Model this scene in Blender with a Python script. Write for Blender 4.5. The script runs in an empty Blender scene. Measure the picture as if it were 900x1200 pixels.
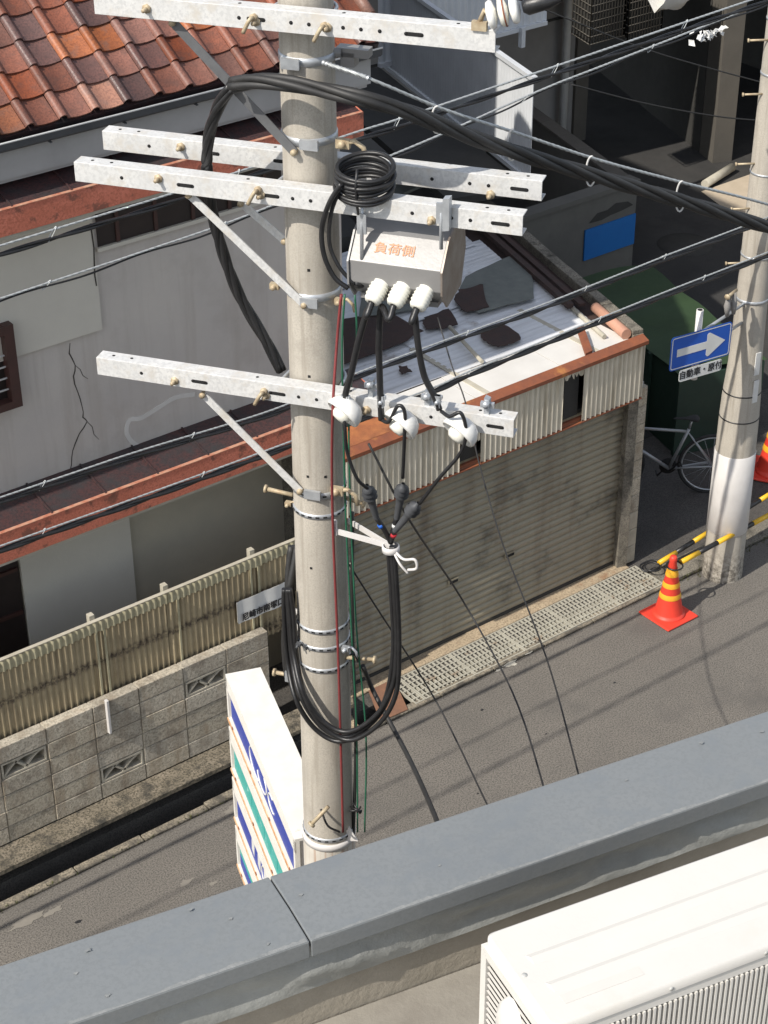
import bpy, math, random
from mathutils import Vector, Matrix
random.seed(7)
V = Vector
R = math.radians
sc = bpy.context.scene
COL = sc.collection

# ------------------------------------------------------------------ camera
FPX = 2189.0; PITCH = R(32.2); ROLL = math.atan2(23, 3480); AZ = R(52.7)
CAM = V((0, 0, 10.0))
_h = V((math.cos(AZ), math.sin(AZ), 0)); _z = V((0, 0, 1))
FWD = (_h*math.cos(PITCH) - _z*math.sin(PITCH)).normalized()
_r = FWD.cross(_z).normalized(); _u = _r.cross(FWD)
RGT = _r*math.cos(ROLL) - _u*math.sin(ROLL)
UPV = _r*math.sin(ROLL) + _u*math.cos(ROLL)
cd = bpy.data.cameras.new('camera'); cam = bpy.data.objects.new('camera', cd); COL.objects.link(cam)
cd.sensor_fit = 'HORIZONTAL'; cd.sensor_width = 36; cd.lens = FPX/900*36
cd.clip_start = .05; cd.clip_end = 2000
M = Matrix((RGT, UPV, -FWD)).transposed().to_4x4(); M.translation = CAM
cam.matrix_world = M; sc.camera = cam

# ------------------------------------------------------------------ light
SUN_DIR = R(4.5)          # the light travels along the street, this far off +X
SUN_EL = R(46)
trav = V((math.cos(SUN_DIR)*math.cos(SUN_EL), math.sin(SUN_DIR)*math.cos(SUN_EL), -math.sin(SUN_EL)))
sd = bpy.data.lights.new('sun', 'SUN'); sd.energy = 3.9; sd.angle = R(.53); sd.color = (1, .94, .85)
so = bpy.data.objects.new('sun', sd); COL.objects.link(so); so.location = (0, 0, 30)
so.rotation_euler = trav.to_track_quat('-Z', 'Y').to_euler()
world = bpy.data.worlds.new('World'); sc.world = world; world.use_nodes = True
nt = world.node_tree; nt.nodes.clear()
sky = nt.nodes.new('ShaderNodeTexSky'); sky.sky_type = 'NISHITA'; sky.sun_disc = False
sky.sun_elevation = SUN_EL
sky.sun_rotation = math.atan2(-trav.x, -trav.y)
bg = nt.nodes.new('ShaderNodeBackground'); bg.inputs[1].default_value = .15
wo = nt.nodes.new('ShaderNodeOutputWorld')
hsv = nt.nodes.new('ShaderNodeHueSaturation'); hsv.inputs['Saturation'].default_value = .5
nt.links.new(sky.outputs[0], hsv.inputs['Color']); nt.links.new(hsv.outputs[0], bg.inputs[0]); nt.links.new(bg.outputs[0], wo.inputs[0])
sc.view_settings.view_transform = 'Standard'; sc.view_settings.look = 'None'
sc.view_settings.exposure = 0.38; sc.view_settings.gamma = 1
sc.render.engine = 'CYCLES'

# ------------------------------------------------------------------ placing: a line of sight cut by a plane of the place
def ray(x, y): return FWD + RGT*((x-450)/FPX) - UPV*((y-600)/FPX)
def g(x, y, z=0.0):
    d = ray(x, y); return CAM + d*((z-CAM.z)/d.z)
def w(x, y, Y):
    d = ray(x, y); return CAM + d*(Y/d.y)
def pl(x, y, p0, n):
    d = ray(x, y); return CAM + d*(((V(p0)-CAM).dot(n))/d.dot(n))

# ------------------------------------------------------------------ materials
def mat(name, c1, c2=None, scale=6, rough=.7, metal=0, bump=.0, bscale=60, stain=None, stscale=3, stlo=.5, sthi=.68,
        streak=None, rnd=0, spec=.5, coords='Position', fine=0, bands=None, sk=(22, 22, 1.2)):
    m = bpy.data.materials.new(name); m.use_nodes = True
    N = m.node_tree.nodes; Lk = m.node_tree.links; b = N['Principled BSDF']
    b.inputs['Roughness'].default_value = rough; b.inputs['Metallic'].default_value = metal
    b.inputs['Specular IOR Level'].default_value = spec
    c2 = c2 or tuple(v*.85 for v in c1)
    tc = N.new('ShaderNodeNewGeometry') if coords == 'Position' else N.new('ShaderNodeTexCoord')
    def noise(sc_, det=6, vec=None, sx=None):
        n = N.new('ShaderNodeTexNoise'); n.inputs['Scale'].default_value = sc_; n.inputs['Detail'].default_value = det
        n.inputs['Roughness'].default_value = .65
        if sx:
            mp = N.new('ShaderNodeMapping'); mp.inputs['Scale'].default_value = sx
            Lk.new(tc.outputs[coords], mp.inputs[0]); Lk.new(mp.outputs[0], n.inputs['Vector'])
        else: Lk.new(tc.outputs[coords], n.inputs['Vector'])
        return n
    def ramp(src, lo, hi):
        r = N.new('ShaderNodeMapRange'); r.inputs[1].default_value = lo; r.inputs[2].default_value = hi
        Lk.new(src, r.inputs[0]); return r.outputs[0]
    def mix(f, a, c):
        x = N.new('ShaderNodeMix'); x.data_type = 'RGBA'
        Lk.new(f, x.inputs[0])
        for i, q in ((6, a), (7, c)):
            if isinstance(q, tuple): x.inputs[i].default_value = (*q, 1)
            else: Lk.new(q, x.inputs[i])
        return x.outputs[2]
    col = mix(ramp(noise(scale).outputs[0], .32, .68), c1, c2)
    if fine:
        col = mix(ramp(noise(bscale, 3).outputs[0], .45, .62), col, tuple(v*(1-fine) for v in c2))
    if streak:
        col = mix(ramp(noise(1, 5, sx=sk).outputs[0], .5, .72), col, streak)
    if stain:
        col = mix(ramp(noise(stscale, 8).outputs[0], stlo, sthi), col, stain)
    if bands:
        sp = N.new('ShaderNodeSeparateXYZ'); Lk.new(tc.outputs[coords], sp.inputs[0])
        nz = ramp(noise(26, 4).outputs[0], .38, .6)
        for z0, hw_, cc_ in bands:
            a = N.new('ShaderNodeMath'); a.operation = 'SUBTRACT'; a.inputs[1].default_value = z0; Lk.new(sp.outputs[2], a.inputs[0])
            b2 = N.new('ShaderNodeMath'); b2.operation = 'ABSOLUTE'; Lk.new(a.outputs[0], b2.inputs[0])
            r_ = N.new('ShaderNodeMapRange'); r_.inputs[1].default_value = hw_; r_.inputs[2].default_value = hw_*.3; Lk.new(b2.outputs[0], r_.inputs[0])
            m2 = N.new('ShaderNodeMath'); m2.operation = 'MULTIPLY'; Lk.new(r_.outputs[0], m2.inputs[0]); Lk.new(nz, m2.inputs[1])
            col = mix(m2.outputs[0], col, cc_)
    if rnd:
        oi = N.new('ShaderNodeObjectInfo'); hs = N.new('ShaderNodeHueSaturation')
        mr = N.new('ShaderNodeMapRange'); mr.inputs[3].default_value = 1-rnd; mr.inputs[4].default_value = 1+rnd
        Lk.new(oi.outputs['Random'], mr.inputs[0]); Lk.new(mr.outputs[0], hs.inputs['Value'])
        mr2 = N.new('ShaderNodeMath'); mr2.operation = 'MULTIPLY'; mr2.inputs[1].default_value = 7.31
        fr = N.new('ShaderNodeMath'); fr.operation = 'FRACT'; Lk.new(oi.outputs['Random'], mr2.inputs[0]); Lk.new(mr2.outputs[0], fr.inputs[0])
        m3 = N.new('ShaderNodeMapRange'); m3.inputs[3].default_value = 1-rnd*.9; m3.inputs[4].default_value = 1+rnd*.35
        Lk.new(fr.outputs[0], m3.inputs[0]); Lk.new(m3.outputs[0], hs.inputs['Saturation'])
        Lk.new(col, hs.inputs['Color']); col = hs.outputs[0]
    Lk.new(col, b.inputs['Base Color'])
    rr = N.new('ShaderNodeMapRange'); rr.inputs[3].default_value = max(.05, rough-.1); rr.inputs[4].default_value = min(1, rough+.12)
    Lk.new(noise(scale*2.3).outputs[0], rr.inputs[0]); Lk.new(rr.outputs[0], b.inputs['Roughness'])
    if bump:
        bp = N.new('ShaderNodeBump'); bp.inputs['Strength'].default_value = bump; bp.inputs['Distance'].default_value = .01
        Lk.new(noise(bscale, 8).outputs[0], bp.inputs['Height']); Lk.new(bp.outputs[0], b.inputs['Normal'])
    return m

asphalt = mat('asphalt', (.19, .172, .15), (.15, .138, .122), 1.4, .9, 0, .8, 75, stain=(.10, .093, .085), stscale=.9, stlo=.55, sthi=.75, fine=.42)
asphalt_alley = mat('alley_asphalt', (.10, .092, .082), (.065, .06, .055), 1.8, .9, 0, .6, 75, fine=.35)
conc = mat('pole_concrete', (.47, .43, .365), (.385, .355, .305), 3, .85, 0, .10, 130, streak=(.29, .26, .215), stain=(.31, .28, .235), stscale=5, stlo=.55, sthi=.75, fine=.06, bands=[(.0, .42, (.13, .115, .095))])
conc_d = mat('old_concrete', (.26, .235, .19), (.17, .155, .125), 5, .9, 0, .7, 70, stain=(.06, .055, .045), stscale=6, fine=.4)
conc_tan = mat('threshold_concrete', (.46, .37, .25), (.36, .28, .19), 5, .9, 0, .5, 60, stain=(.24, .13, .07), stscale=4, stlo=.56, sthi=.7, fine=.3)
conc_k = mat('kerb_concrete', (.36, .31, .23), (.2, .175, .135), 7, .9, 0, .7, 60, stain=(.09, .08, .065), stscale=6, stlo=.48, sthi=.6, fine=.4)
ledge_m = mat('mossy_concrete', (.26, .22, .165), (.14, .12, .085), 8, .95, 0, .9, 55, stain=(.04, .037, .03), stscale=9, fine=.5)
blockm = mat('block_concrete', (.55, .49, .39), (.42, .375, .295), 7, .92, 0, 1, 60, sk=(9, 9, 2.5), streak=(.31, .25, .18), stain=(.2, .165, .125), stscale=5, stlo=.52, sthi=.72, rnd=.12, fine=.3)
mortar = mat('mortar', (.5, .46, .37), (.34, .31, .25), 9, .9, 0, .5, 70)
road_paint = mat('worn_paint', (.225, .205, .175), (.19, .175, .15), 20, .85)
galv = mat('galvanised_steel', (.66, .655, .635), (.56, .56, .55), 7, .5, .1, .1, 60, stain=(.53, .50, .45), stscale=12, fine=.08)
galv_b = mat('bright_galvanised', (.56, .58, .6), (.42, .44, .46), 14, .42, .6, .1, 60)
tanbolt = mat('weathered_bolt', (.5, .43, .3), (.36, .27, .17), 30, .6, .3)
black = mat('black_cable', (.012, .012, .013), (.02, .02, .021), 20, .38, 0, .1, 80)
blackm = mat('old_black_cable', (.03, .029, .028), (.018, .018, .018), 14, .55)
hole = mat('dark_hole', (.01, .01, .01), (.012, .012, .012), 5, .9)
wire_w = mat('galvanised_strand', (.5, .52, .52), (.4, .42, .42), 30, .5, .4)
wire_red = mat('red_wire', (.22, .035, .035), (.16, .03, .03), 20, .6)
wire_green = mat('green_wire', (.02, .13, .07), (.015, .09, .05), 20, .5)
porcelain = mat('white_porcelain', (.82, .81, .77), (.76, .75, .71), 10, .14)
bushm = mat('ribbed_porcelain', (.8, .79, .7), (.72, .7, .62), 10, .3)
boxm = mat('grey_paint', (.25, .245, .24), (.215, .21, .205), 5, .35, .1, .05, 60)
boxend = mat('brownish_end_plate', (.3, .27, .24), (.2, .16, .13), 9, .35, .3)  # mottled brownish tone for one end plate of the box
orange_t = mat('orange_print', (.62, .27, .14), (.52, .26, .15), 10, .6)
ruber = mat('grey_rubber', (.075, .078, .085), (.055, .058, .062), 10, .55)
whitem = mat('white_paint', (.64, .62, .6), (.56, .54, .52), 4, .45, 0, .05, 50)
signtop = mat('sign_white_top', (.72, .70, .65), (.66, .63, .57), 9, .6, 0, .1, 50, stain=(.5, .3, .16), stscale=7, stlo=.68, sthi=.78)
rustedge = mat('rusty_edge', (.6, .42, .26), (.42, .2, .08), 14, .7)
blue_sign = mat('blue_panel', (.03, .055, .34), (.04, .07, .36), 8, .35, 0)
teal_sign = mat('teal_panel', (.05, .38, .33), (.07, .42, .38), 8, .35, 0, stain=(.3, .6, .55), stscale=10, stlo=.6, sthi=.66)
blue_tm = mat('blue_road_sign', (.012, .085, .42), (.015, .095, .45), 8, .4)
signwhite = mat('sign_white', (.68, .68, .66), (.6, .6, .58), 8, .4)
ink = mat('black_print', (.015, .015, .02), (.02, .02, .02), 8, .6)
tile_m = mat('terracotta_glaze', (.25, .075, .036), (.18, .058, .032), 9, .5, 0, .25, 70, stain=(.11, .05, .036), stscale=7, stlo=.5, sthi=.74, rnd=.3, fine=.2)
tile_o = mat('orange_tile_glaze', (.34, .12, .05), (.25, .09, .045), 9, .48, 0, .25, 70, stain=(.2, .1, .07), stscale=8, rnd=.3, fine=.2)
tile_d = mat('purple_brown_tile', (.14, .058, .045), (.10, .05, .042), 9, .36, 0, .25, 70, rnd=.35, fine=.2)
plaster = mat('grey_plaster', (.56, .52, .47), (.50, .465, .43), 1.3, .92, 0, .25, 45, sk=(7, 7, .45), streak=(.46, .42, .375), stain=(.38, .34, .30), stscale=1.1, stlo=.52, sthi=.8)
plaster_p = mat('pale_plaster_panel', (.62, .59, .51), (.57, .54, .47), 2, .9, 0, .15, 50)
plaster_l = mat('lower_plaster', (.46, .42, .33), (.39, .36, .29), 2, .9, 0, .2, 50)
plaster_f = mat('filler_smear', (.66, .64, .6), (.58, .56, .52), 6, .9)
crackm = mat('crack', (.05, .045, .04), (.07, .06, .05), 30, .9)
soffit = mat('grey_boards', (.40, .40, .39), (.34, .34, .33), 3, .8)
redmetal = mat('weathered_red_metal', (.62, .20, .13), (.5, .15, .09), 6, .6, 0, .2, 60, stain=(.24, .09, .06), stscale=9, stlo=.55, sthi=.62, fine=.15)
paleflake = mat('flaking_red_paint', (.52, .32, .22), (.4, .12, .07), 16, .65, 0, .2, 60)
maroon = mat('dark_maroon_metal', (.075, .03, .028), (.045, .032, .034), 5, .5, 0, .3, 50, stain=(.035, .034, .036), stscale=5, fine=.3)
cream = mat('cream_trim', (.48, .45, .37), (.38, .35, .28), 8, .8)
darkwood = mat('dark_window', (.02, .014, .012), (.03, .02, .018), 6, .5)
woodframe = mat('dark_brown_frame', (.07, .03, .025), (.05, .025, .02), 12, .5)
gutterm = mat('dark_gutter', (.07, .075, .08), (.05, .055, .06), 8, .5)
fencem = mat('weathered_corrugated', (.42, .345, .215), (.33, .27, .17), 6, .8, 0, .2, 60, bands=[(1.40, .05, (.07, .05, .035)), (1.02, .12, (.06, .045, .03)), (1.69, .03, (.1, .075, .05))], sk=(30, 30, .8), streak=(.2, .155, .095), stain=(.24, .185, .115), stscale=4, stlo=.56, sthi=.74)
fencelip = mat('fence_lip', (.46, .42, .28), (.34, .31, .2), 16, .8, 0, .2, 60)
shut_m = mat('aged_shutter', (.31, .275, .2), (.25, .225, .165), 2, .5, .1, .1, 60, sk=(4.2, 4.2, .6), streak=(.18, .145, .1), stain=(.11, .095, .07), stscale=2.0, stlo=.55, sthi=.68)
valm = mat('cream_corrugated', (.70, .64, .52), (.6, .55, .44), 4, .65, 0, .1, 60, streak=(.42, .36, .26))
rust = mat('rust', (.27, .085, .035), (.17, .06, .035), 7, .75, 0, .4, 60, stain=(.4, .17, .05), stscale=4, stlo=.58, sthi=.7)
rust_o = mat('orange_rust', (.42, .16, .055), (.27, .09, .04), 5, .8, 0, .4, 60, stain=(.16, .06, .03), stscale=4, stlo=.45, sthi=.7)
roofw = mat('white_metal_sheet', (.72, .70, .66), (.64, .62, .58), 3, .45, .1, .1, 50, stain=(.45, .33, .22), stscale=2.5, stlo=.66, sthi=.74)
roofb = mat('grey_blue_sheet', (.74, .75, .76), (.66, .67, .69), 3, .45, .1, .1, 50, stain=(.33, .29, .26), stscale=2.4, stlo=.6, sthi=.72, sk=(.7, 14, 4), streak=(.5, .5, .5))
roofg = mat('grey_felt', (.18, .19, .17), (.13, .14, .13), 7, .9, 0, .3, 60)
bitu = mat('rusted_patch', (.06, .032, .026), (.04, .028, .025), 9, .85, 0, .4, 60)
pinkp = mat('pink_capping', (.52, .28, .19), (.44, .23, .16), 8, .7)
gratem = mat('grating_steel', (.50, .48, .40), (.39, .37, .31), 9, .6, .2, .1, 50, stain=(.25, .14, .07), stscale=3, stlo=.6, sthi=.7)
platem = mat('brown_steel_plate', (.24, .12, .07), (.17, .09, .06), 9, .8, 0, .3, 60)
capm = mat('grey_painted_coping', (.192, .203, .207), (.178, .19, .194), .9, .45, 0, .04, 90, stain=(.145, .16, .172), stscale=1.6, stlo=.55, sthi=.85, sk=(13, 13, 13), streak=(.165, .18, .19), fine=.06)
membr = mat('grey_membrane', (.33, .335, .315), (.25, .255, .24), 5, .45, 0, .9, 9)
wallt = mat('tan_mortar', (.36, .32, .26), (.28, .25, .2), 5, .9, 0, .4, 50)
roofloor = mat('roof_floor', (.3, .28, .24), (.22, .2, .17), 4, .9, 0, .3, 50)
acm = mat('ac_white', (.62, .60, .56), (.58, .56, .52), 2.5, .45, 0, .05, 60, stain=(.58, .55, .49), stscale=5, stlo=.6, sthi=.8)
acg = mat('ac_trim_grey', (.45, .45, .43), (.4, .4, .38), 8, .5)
cone_o = mat('cone_red', (.74, .055, .03), (.66, .05, .028), 9, .5)
cone_y = mat('cone_yellow', (.85, .42, .03), (.8, .4, .03), 20, .5)
bar_y = mat('bar_yellow', (.78, .46, .02), (.68, .4, .02), 20, .45)
corrw = mat('grey_siding', (.66, .68, .70), (.58, .6, .62), 3, .5, .15)
bluep = mat('blue_board', (.008, .14, .42), (.008, .12, .38), 3, .5)
greenm = mat('green_sheeting', (.032, .062, .024), (.024, .048, .02), 3, .6, 0, .3, 12)
greend = mat('dark_green_paint', (.02, .045, .03), (.015, .035, .025), 4, .6)
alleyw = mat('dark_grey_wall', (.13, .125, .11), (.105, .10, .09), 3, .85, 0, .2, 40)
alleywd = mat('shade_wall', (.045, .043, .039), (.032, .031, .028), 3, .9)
pillar_m = mat('pillar_paint', (.11, .10, .085), (.09, .082, .07), 3, .8)
paleg = mat('pale_grey_wall', (.26, .25, .235), (.22, .21, .2), 3, .85)
pipem = mat('white_downpipe', (.66, .66, .64), (.58, .58, .56), 6, .4)
tarpm = mat('white_tarpaulin', (.75, .74, .7), (.66, .65, .62), 6, .6, 0, .8, 14)
paving = mat('sandy_paving', (.5, .42, .32), (.42, .35, .26), 3, .85, 0, .2, 50)
bikef = mat('silver_bike_paint', (.33, .34, .35), (.28, .29, .3), 8, .3, .3)
tyre = mat('tyre', (.025, .025, .025), (.02, .02, .02), 9, .8)
moss = mat('moss', (.10, .12, .04), (.14, .13, .06), 20, .95)

# ------------------------------------------------------------------ mesh builder
class MB:
    def __init__(s): s.v = []; s.f = []; s.mi = []; s.sm = []
    def add(s, vs, fs, mi=0, smooth=False):
        o = len(s.v); s.v += [V(q) for q in vs]
        for f in fs: s.f.append([i+o for i in f]); s.mi.append(mi); s.sm.append(smooth)
        return s
    def obb(s, c, ax, h, mi=0):
        c = V(c); a, b, d = [V(q)*k for q, k in zip(ax, h)]
        vs = [c+a*i+b*j+d*k for i in (-1, 1) for j in (-1, 1) for k in (-1, 1)]
        return s.add(vs, [(0, 1, 3, 2), (4, 6, 7, 5), (0, 4, 5, 1), (2, 3, 7, 6), (0, 2, 6, 4), (1, 5, 7, 3)], mi)
    def box(s, a, b, mi=0):
        a = V(a); b = V(b); return s.obb((a+b)/2, ((1, 0, 0), (0, 1, 0), (0, 0, 1)), [abs(q)/2 for q in (b-a)], mi)
    def prism(s, poly, ext, mi=0):
        n = len(poly); P = [V(q) for q in poly]; e = V(ext)
        return s.add(P+[q+e for q in P], [tuple(range(n)), tuple(range(2*n-1, n-1, -1))]+[(i, i+n, (i+1) % n+n, (i+1) % n) for i in range(n)], mi)
    def tube(s, pts, r, n=8, mi=0, smooth=True, cap=True):
        P = [V(q) for q in pts]; m = len(P)
        rr = r if isinstance(r, (list, tuple)) else [r]*m
        T = [(P[min(i+1, m-1)]-P[max(i-1, 0)]).normalized() for i in range(m)]
        a = T[0].orthogonal().normalized(); vs = []
        for i in range(m):
            a = (a - T[i]*a.dot(T[i])).normalized(); b = T[i].cross(a)
            for k in range(n):
                t = 2*math.pi*k/n; vs.append(P[i]+(a*math.cos(t)+b*math.sin(t))*rr[i])
        fs = [(i*n+k, i*n+(k+1) % n, (i+1)*n+(k+1) % n, (i+1)*n+k) for i in range(m-1) for k in range(n)]
        s.add(vs, fs, mi, smooth)
        if cap:
            o = len(s.v)-len(vs); s.f.append([o+k for k in range(n)][::-1]); s.f.append([o+(m-1)*n+k for k in range(n)])
            s.mi += [mi, mi]; s.sm += [False, False]
        return s
    def lathe(s, o, axis, prof, n=24, mi=0, smooth=True, a0=0, a1=2*math.pi):
        ax = V(axis).normalized(); u = ax.orthogonal().normalized(); q = ax.cross(u); o = V(o)
        full = abs(a1-a0-2*math.pi) < 1e-6; cnt = n if full else n+1; vs = []
        for r, z in prof:
            for k in range(cnt):
                t = a0+(a1-a0)*k/n; vs.append(o+ax*z+(u*math.cos(t)+q*math.sin(t))*max(r, 1e-5))
        fs = [(i*cnt+k, i*cnt+(k+1) % cnt, (i+1)*cnt+(k+1) % cnt, (i+1)*cnt+k) for i in range(len(prof)-1) for k in range(n)]
        return s.add(vs, fs, mi, smooth)
    def mesh(s, name, mats, off=V((0, 0, 0))):
        me = bpy.data.meshes.new(name); me.from_pydata([tuple(q-off) for q in s.v], [], s.f)
        for m in (mats if isinstance(mats, (list, tuple)) else [mats]): me.materials.append(m)
        for p, mi, sm in zip(me.polygons, s.mi, s.sm): p.material_index = mi; p.use_smooth = sm
        me.update(); return me
    def build(s, name, mats, parent=None, bevel=0, org=None):
        off = V((0, 0, 0))
        if parent is not None:
            q = parent
            while q is not None: off += V(q.location); q = q.parent
        elif org is not None: off = V(org)
        o = bpy.data.objects.new(name, s.mesh(name, mats, off)); COL.objects.link(o)
        if parent is not None: o.parent = parent
        elif org is not None: o.location = org
        if bevel:
            b = o.modifiers.new('bevel', 'BEVEL'); b.width = bevel; b.segments = 2; b.limit_method = 'ANGLE'
        return o

def tag(o, label=None, cat=None, group=None, kind=None):
    if label: o['label'] = label
    if cat: o['category'] = cat
    if group: o['group'] = group
    if kind: o['kind'] = kind
    return o
def thing(name, loc, label, cat, group=None):
    o = bpy.data.objects.new(name, None); o.empty_display_size = .2; COL.objects.link(o); o.location = loc
    return tag(o, label, cat, group)
def copy_tree(o, parent=None):
    c = o.copy(); COL.objects.link(c)
    if parent: c.parent = parent
    for ch in list(o.children): copy_tree(ch, c)
    return c
def part_mesh(name, me, parent, loc):     # one more object that shares mesh data; loc relative to its parent
    o = bpy.data.objects.new(name, me); COL.objects.link(o); o.parent = parent; o.location = loc; return o
def spline(pts, k=8):
    P = [V(q) for q in pts]; P = [P[0]*2-P[1]]+P+[P[-1]*2-P[-2]]; out = []
    for i in range(1, len(P)-2):
        a, b, c, d = P[i-1:i+3]
        for j in range(k):
            t = j/k
            out.append(.5*((2*b)+(c-a)*t+(2*a-5*b+4*c-d)*t*t+(3*b-a-3*c+d)*t**3))
    out.append(P[-2]); return out
def twisted(mb, pts, rb, rc, n, pitch, k=6, mi=0, wob=0):
    P = spline(pts, 10) if len(pts) < 40 else pts
    L = [0]
    for a, b in zip(P, P[1:]): L.append(L[-1]+(b-a).length)
    m = max(8, int(L[-1]/.03)); Q = []; j = 0
    for i in range(m+1):
        s_ = L[-1]*i/m
        while j < len(L)-2 and L[j+1] < s_: j += 1
        t = (s_-L[j])/max(1e-6, L[j+1]-L[j]); Q.append((P[j].lerp(P[j+1], t), s_))
    for c in range(n):
        pp = []
        for i, (q, s_) in enumerate(Q):
            T = (Q[min(i+1, m)][0]-Q[max(i-1, 0)][0]).normalized(); a = T.cross(V((0, 0, 1)))
            if a.length < .2: a = T.cross(V((1, 0, 0)))
            a.normalize(); b = T.cross(a); t = 2*math.pi*(s_/pitch+c/n)
            pp.append(q+(a*math.cos(t)+b*math.sin(t))*rb)
        mb.tube(pp, rc, k, mi)
def text_mesh(body, size, depth=.001):
    cu = bpy.data.curves.new('lettering', 'FONT'); cu.body = body; cu.size = size; cu.extrude = depth
    cu.align_x = 'CENTER'; cu.align_y = 'CENTER'
    o = bpy.data.objects.new('lettering', cu); COL.objects.link(o)
    bpy.context.view_layer.update()
    me = bpy.data.meshes.new_from_object(o.evaluated_get(bpy.context.evaluated_depsgraph_get()))
    bpy.data.objects.remove(o); bpy.data.curves.remove(cu); return me
def lettering(body, size, centre, right, up, m, parent, sx=1.0, bold=0):
    me = text_mesh(body, size); r = V(right).normalized(); u = V(up).normalized(); n = r.cross(u); c = V(centre)
    off = V((0, 0, 0)); q = parent
    while q is not None: off += V(q.location); q = q.parent
    for v in me.vertices: v.co = c + r*v.co.x*sx + u*v.co.y + n*v.co.z - off
    me.materials.clear(); me.materials.append(m)
    if bold:
        vs = [v.co.copy() for v in me.vertices]
        mb = MB(); fs = [list(p.vertices) for p in me.polygons]
        for dx, dz in ((-bold, 0), (bold, 0), (0, bold), (0, -bold)): mb.add([q+r*dx+u*dz+n*abs(dx)*.02*(1 if dx > 0 else 2) for q in vs], fs)
        me = mb.mesh('lettering', m)
    o = bpy.data.objects.new('lettering', me); COL.objects.link(o); o.parent = parent; return o
X_ = V((1, 0, 0)); Y_ = V((0, 1, 0)); Z_ = V((0, 0, 1))
A_ = V((math.cos(R(74.8)), math.sin(R(74.8)), 0)); E_ = V((A_.y, -A_.x, 0))       # the side lane runs along A_
B_ = V((math.cos(R(-11.8)), math.sin(R(-11.8)), 0)); BN = V((-B_.y, B_.x, 0))     # the near building's edge

# =================================================================== SETTING
def S(o): return tag(o, kind='structure')
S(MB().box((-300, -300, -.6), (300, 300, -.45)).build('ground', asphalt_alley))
road = S(MB().box((-60, -20, -.44), (80, 9.93, 0)).build('road', asphalt))
# rough kerb edge between road and gutter, broken into cast lengths
kerb = S(MB().box((-60, 9.932, -.44), (80, 9.95, -.02)).build('kerb', conc_d))
x = 1.0
while x < 24:
    ln = .6 if x > 4 else .9
    h = random.uniform(-.006, .008)
    q = MB().box((x, 9.952, -.4), (x+ln-.008, 10.035+random.uniform(-.012, .012), .004+h)).build('kerb_stone', conc_k, kerb, .008)
    x += ln
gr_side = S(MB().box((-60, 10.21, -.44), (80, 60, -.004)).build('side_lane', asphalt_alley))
# ledge in front of the block wall
ledge = S(MB().box((-6, 10.135, .145), (7.42, 10.375, .185)).box((-6, 10.33, -.43), (7.42, 10.374, .144)).build('ledge', ledge_m))
lane_shade = mat('lane_shade_asphalt', (.055, .052, .048), (.035, .034, .033), 1.5, .92, 0, .5, 75, stain=(.025, .024, .023), stscale=1.2, fine=.3)
S(MB().prism([(10.9, 12.1, -.003), (30, 11.9, -.003), (34, 40, -.003), (13.5, 40, -.003)], (0, 0, .004)).build('lane_shade_sheet', lane_shade))  # near-black overlay: the lane's deep shade is put into its colour
# manhole in the lane, patch of paving
mh = tag(MB().lathe(g(803, 287, 0), Z_, [(0, .014), (.30, .014), (.31, .004), (.36, .008), (.36, -.01)], 28).build('manhole_cover', alleywd),
         'round dark iron manhole cover in the shaded side lane', 'manhole')

# =================================================================== BLOCK WALL
WY = 10.375
bw = thing('block_wall', (4.5, WY+.05, .185), 'low grey concrete block wall with pierced ornamental blocks, stained, beside the gutter', 'wall')
joints = []
x = 7.02-.4*13
cols_ = [x+.408*i for i in range(15)]
core = MB(); 
top = 1.105; nr = 6; rh = (top-.187)/nr
pier = [w(125, 830, WY-.02).x, w(304, 742, WY-.02).x]
orn = {(w(230, 790, WY).x, 1), (w(45, 888, WY).x, 1), (w(155, 893, WY).x, 4)}
def pierced(mb, x0, x1, z0, z1):
    y0 = WY+.002; y1 = WY+.088; t = .016
    mb.box((x0, y0, z0), (x1, y1, z0+t)); mb.box((x0, y0, z1-t), (x1, y1, z1))
    mb.box((x0, y0, z0+t), (x0+t, y1, z1-t)); mb.box((x1-t, y0, z0+t), (x1, y1, z1-t))
    W = x1-x0; Hh = z1-z0
    for a, b, c in ((.04, .5, 1), (.28, .72, -1), (.5, .97, 1)):
        pts = []
        for k in range(9):
            u = k/8; xx = x0+W*(a+(b-a)*u); zz = z0+Hh*(.1+.8*math.sin(u*math.pi/2)) if c > 0 else z0+Hh*(.9-.8*math.sin(u*math.pi/2))
            pts.append((xx, (y0+y1)/2, zz))
        for p, q in zip(pts, pts[1:]):
            d = V(q)-V(p); n = V((-d.z, 0, d.x)).normalized()*.008
            P = [V(p)+n, V(q)+n, V(q)-n, V(p)-n]; mb.prism([v+V((0, -.04, 0)) for v in P], (0, .075, 0))
MBk = {}
for r in range(nr):
    for i in range(14):
        x0 = cols_[i]; x1 = cols_[i+1]-.008
        z1 = top-r*rh; z0 = z1-rh+.008
        if x1 > 7.04: continue
        is_o = any(x0 < ox < x1 and r == orow for ox, orow in orn)
        core.box((x0-.008, WY+.010, z0-.008), (cols_[i+1]-.008 if not is_o else x0+.004, WY+.084, z1-.003))
        if is_o:
            m = MB(); pierced(m, x0+.01, x1-.01, z0, z1-.004); m.build('ornamental_block', mortar, bw)
            continue
        key = random.randrange(5)
        jy = random.uniform(-.004, .004)
        m = MB().box((x0, WY+jy, z0), (x1, WY+.09, z1)); m.build('block', blockm, bw, .004)
core.build('mortar_core', mortar, bw)
for px in pier[:1]:
    MB().box((px-.004, WY-.035, top-.29), (px+.018, WY+.0, top+.03)).build('pier_stub', whitem, bw, .003)
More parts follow.
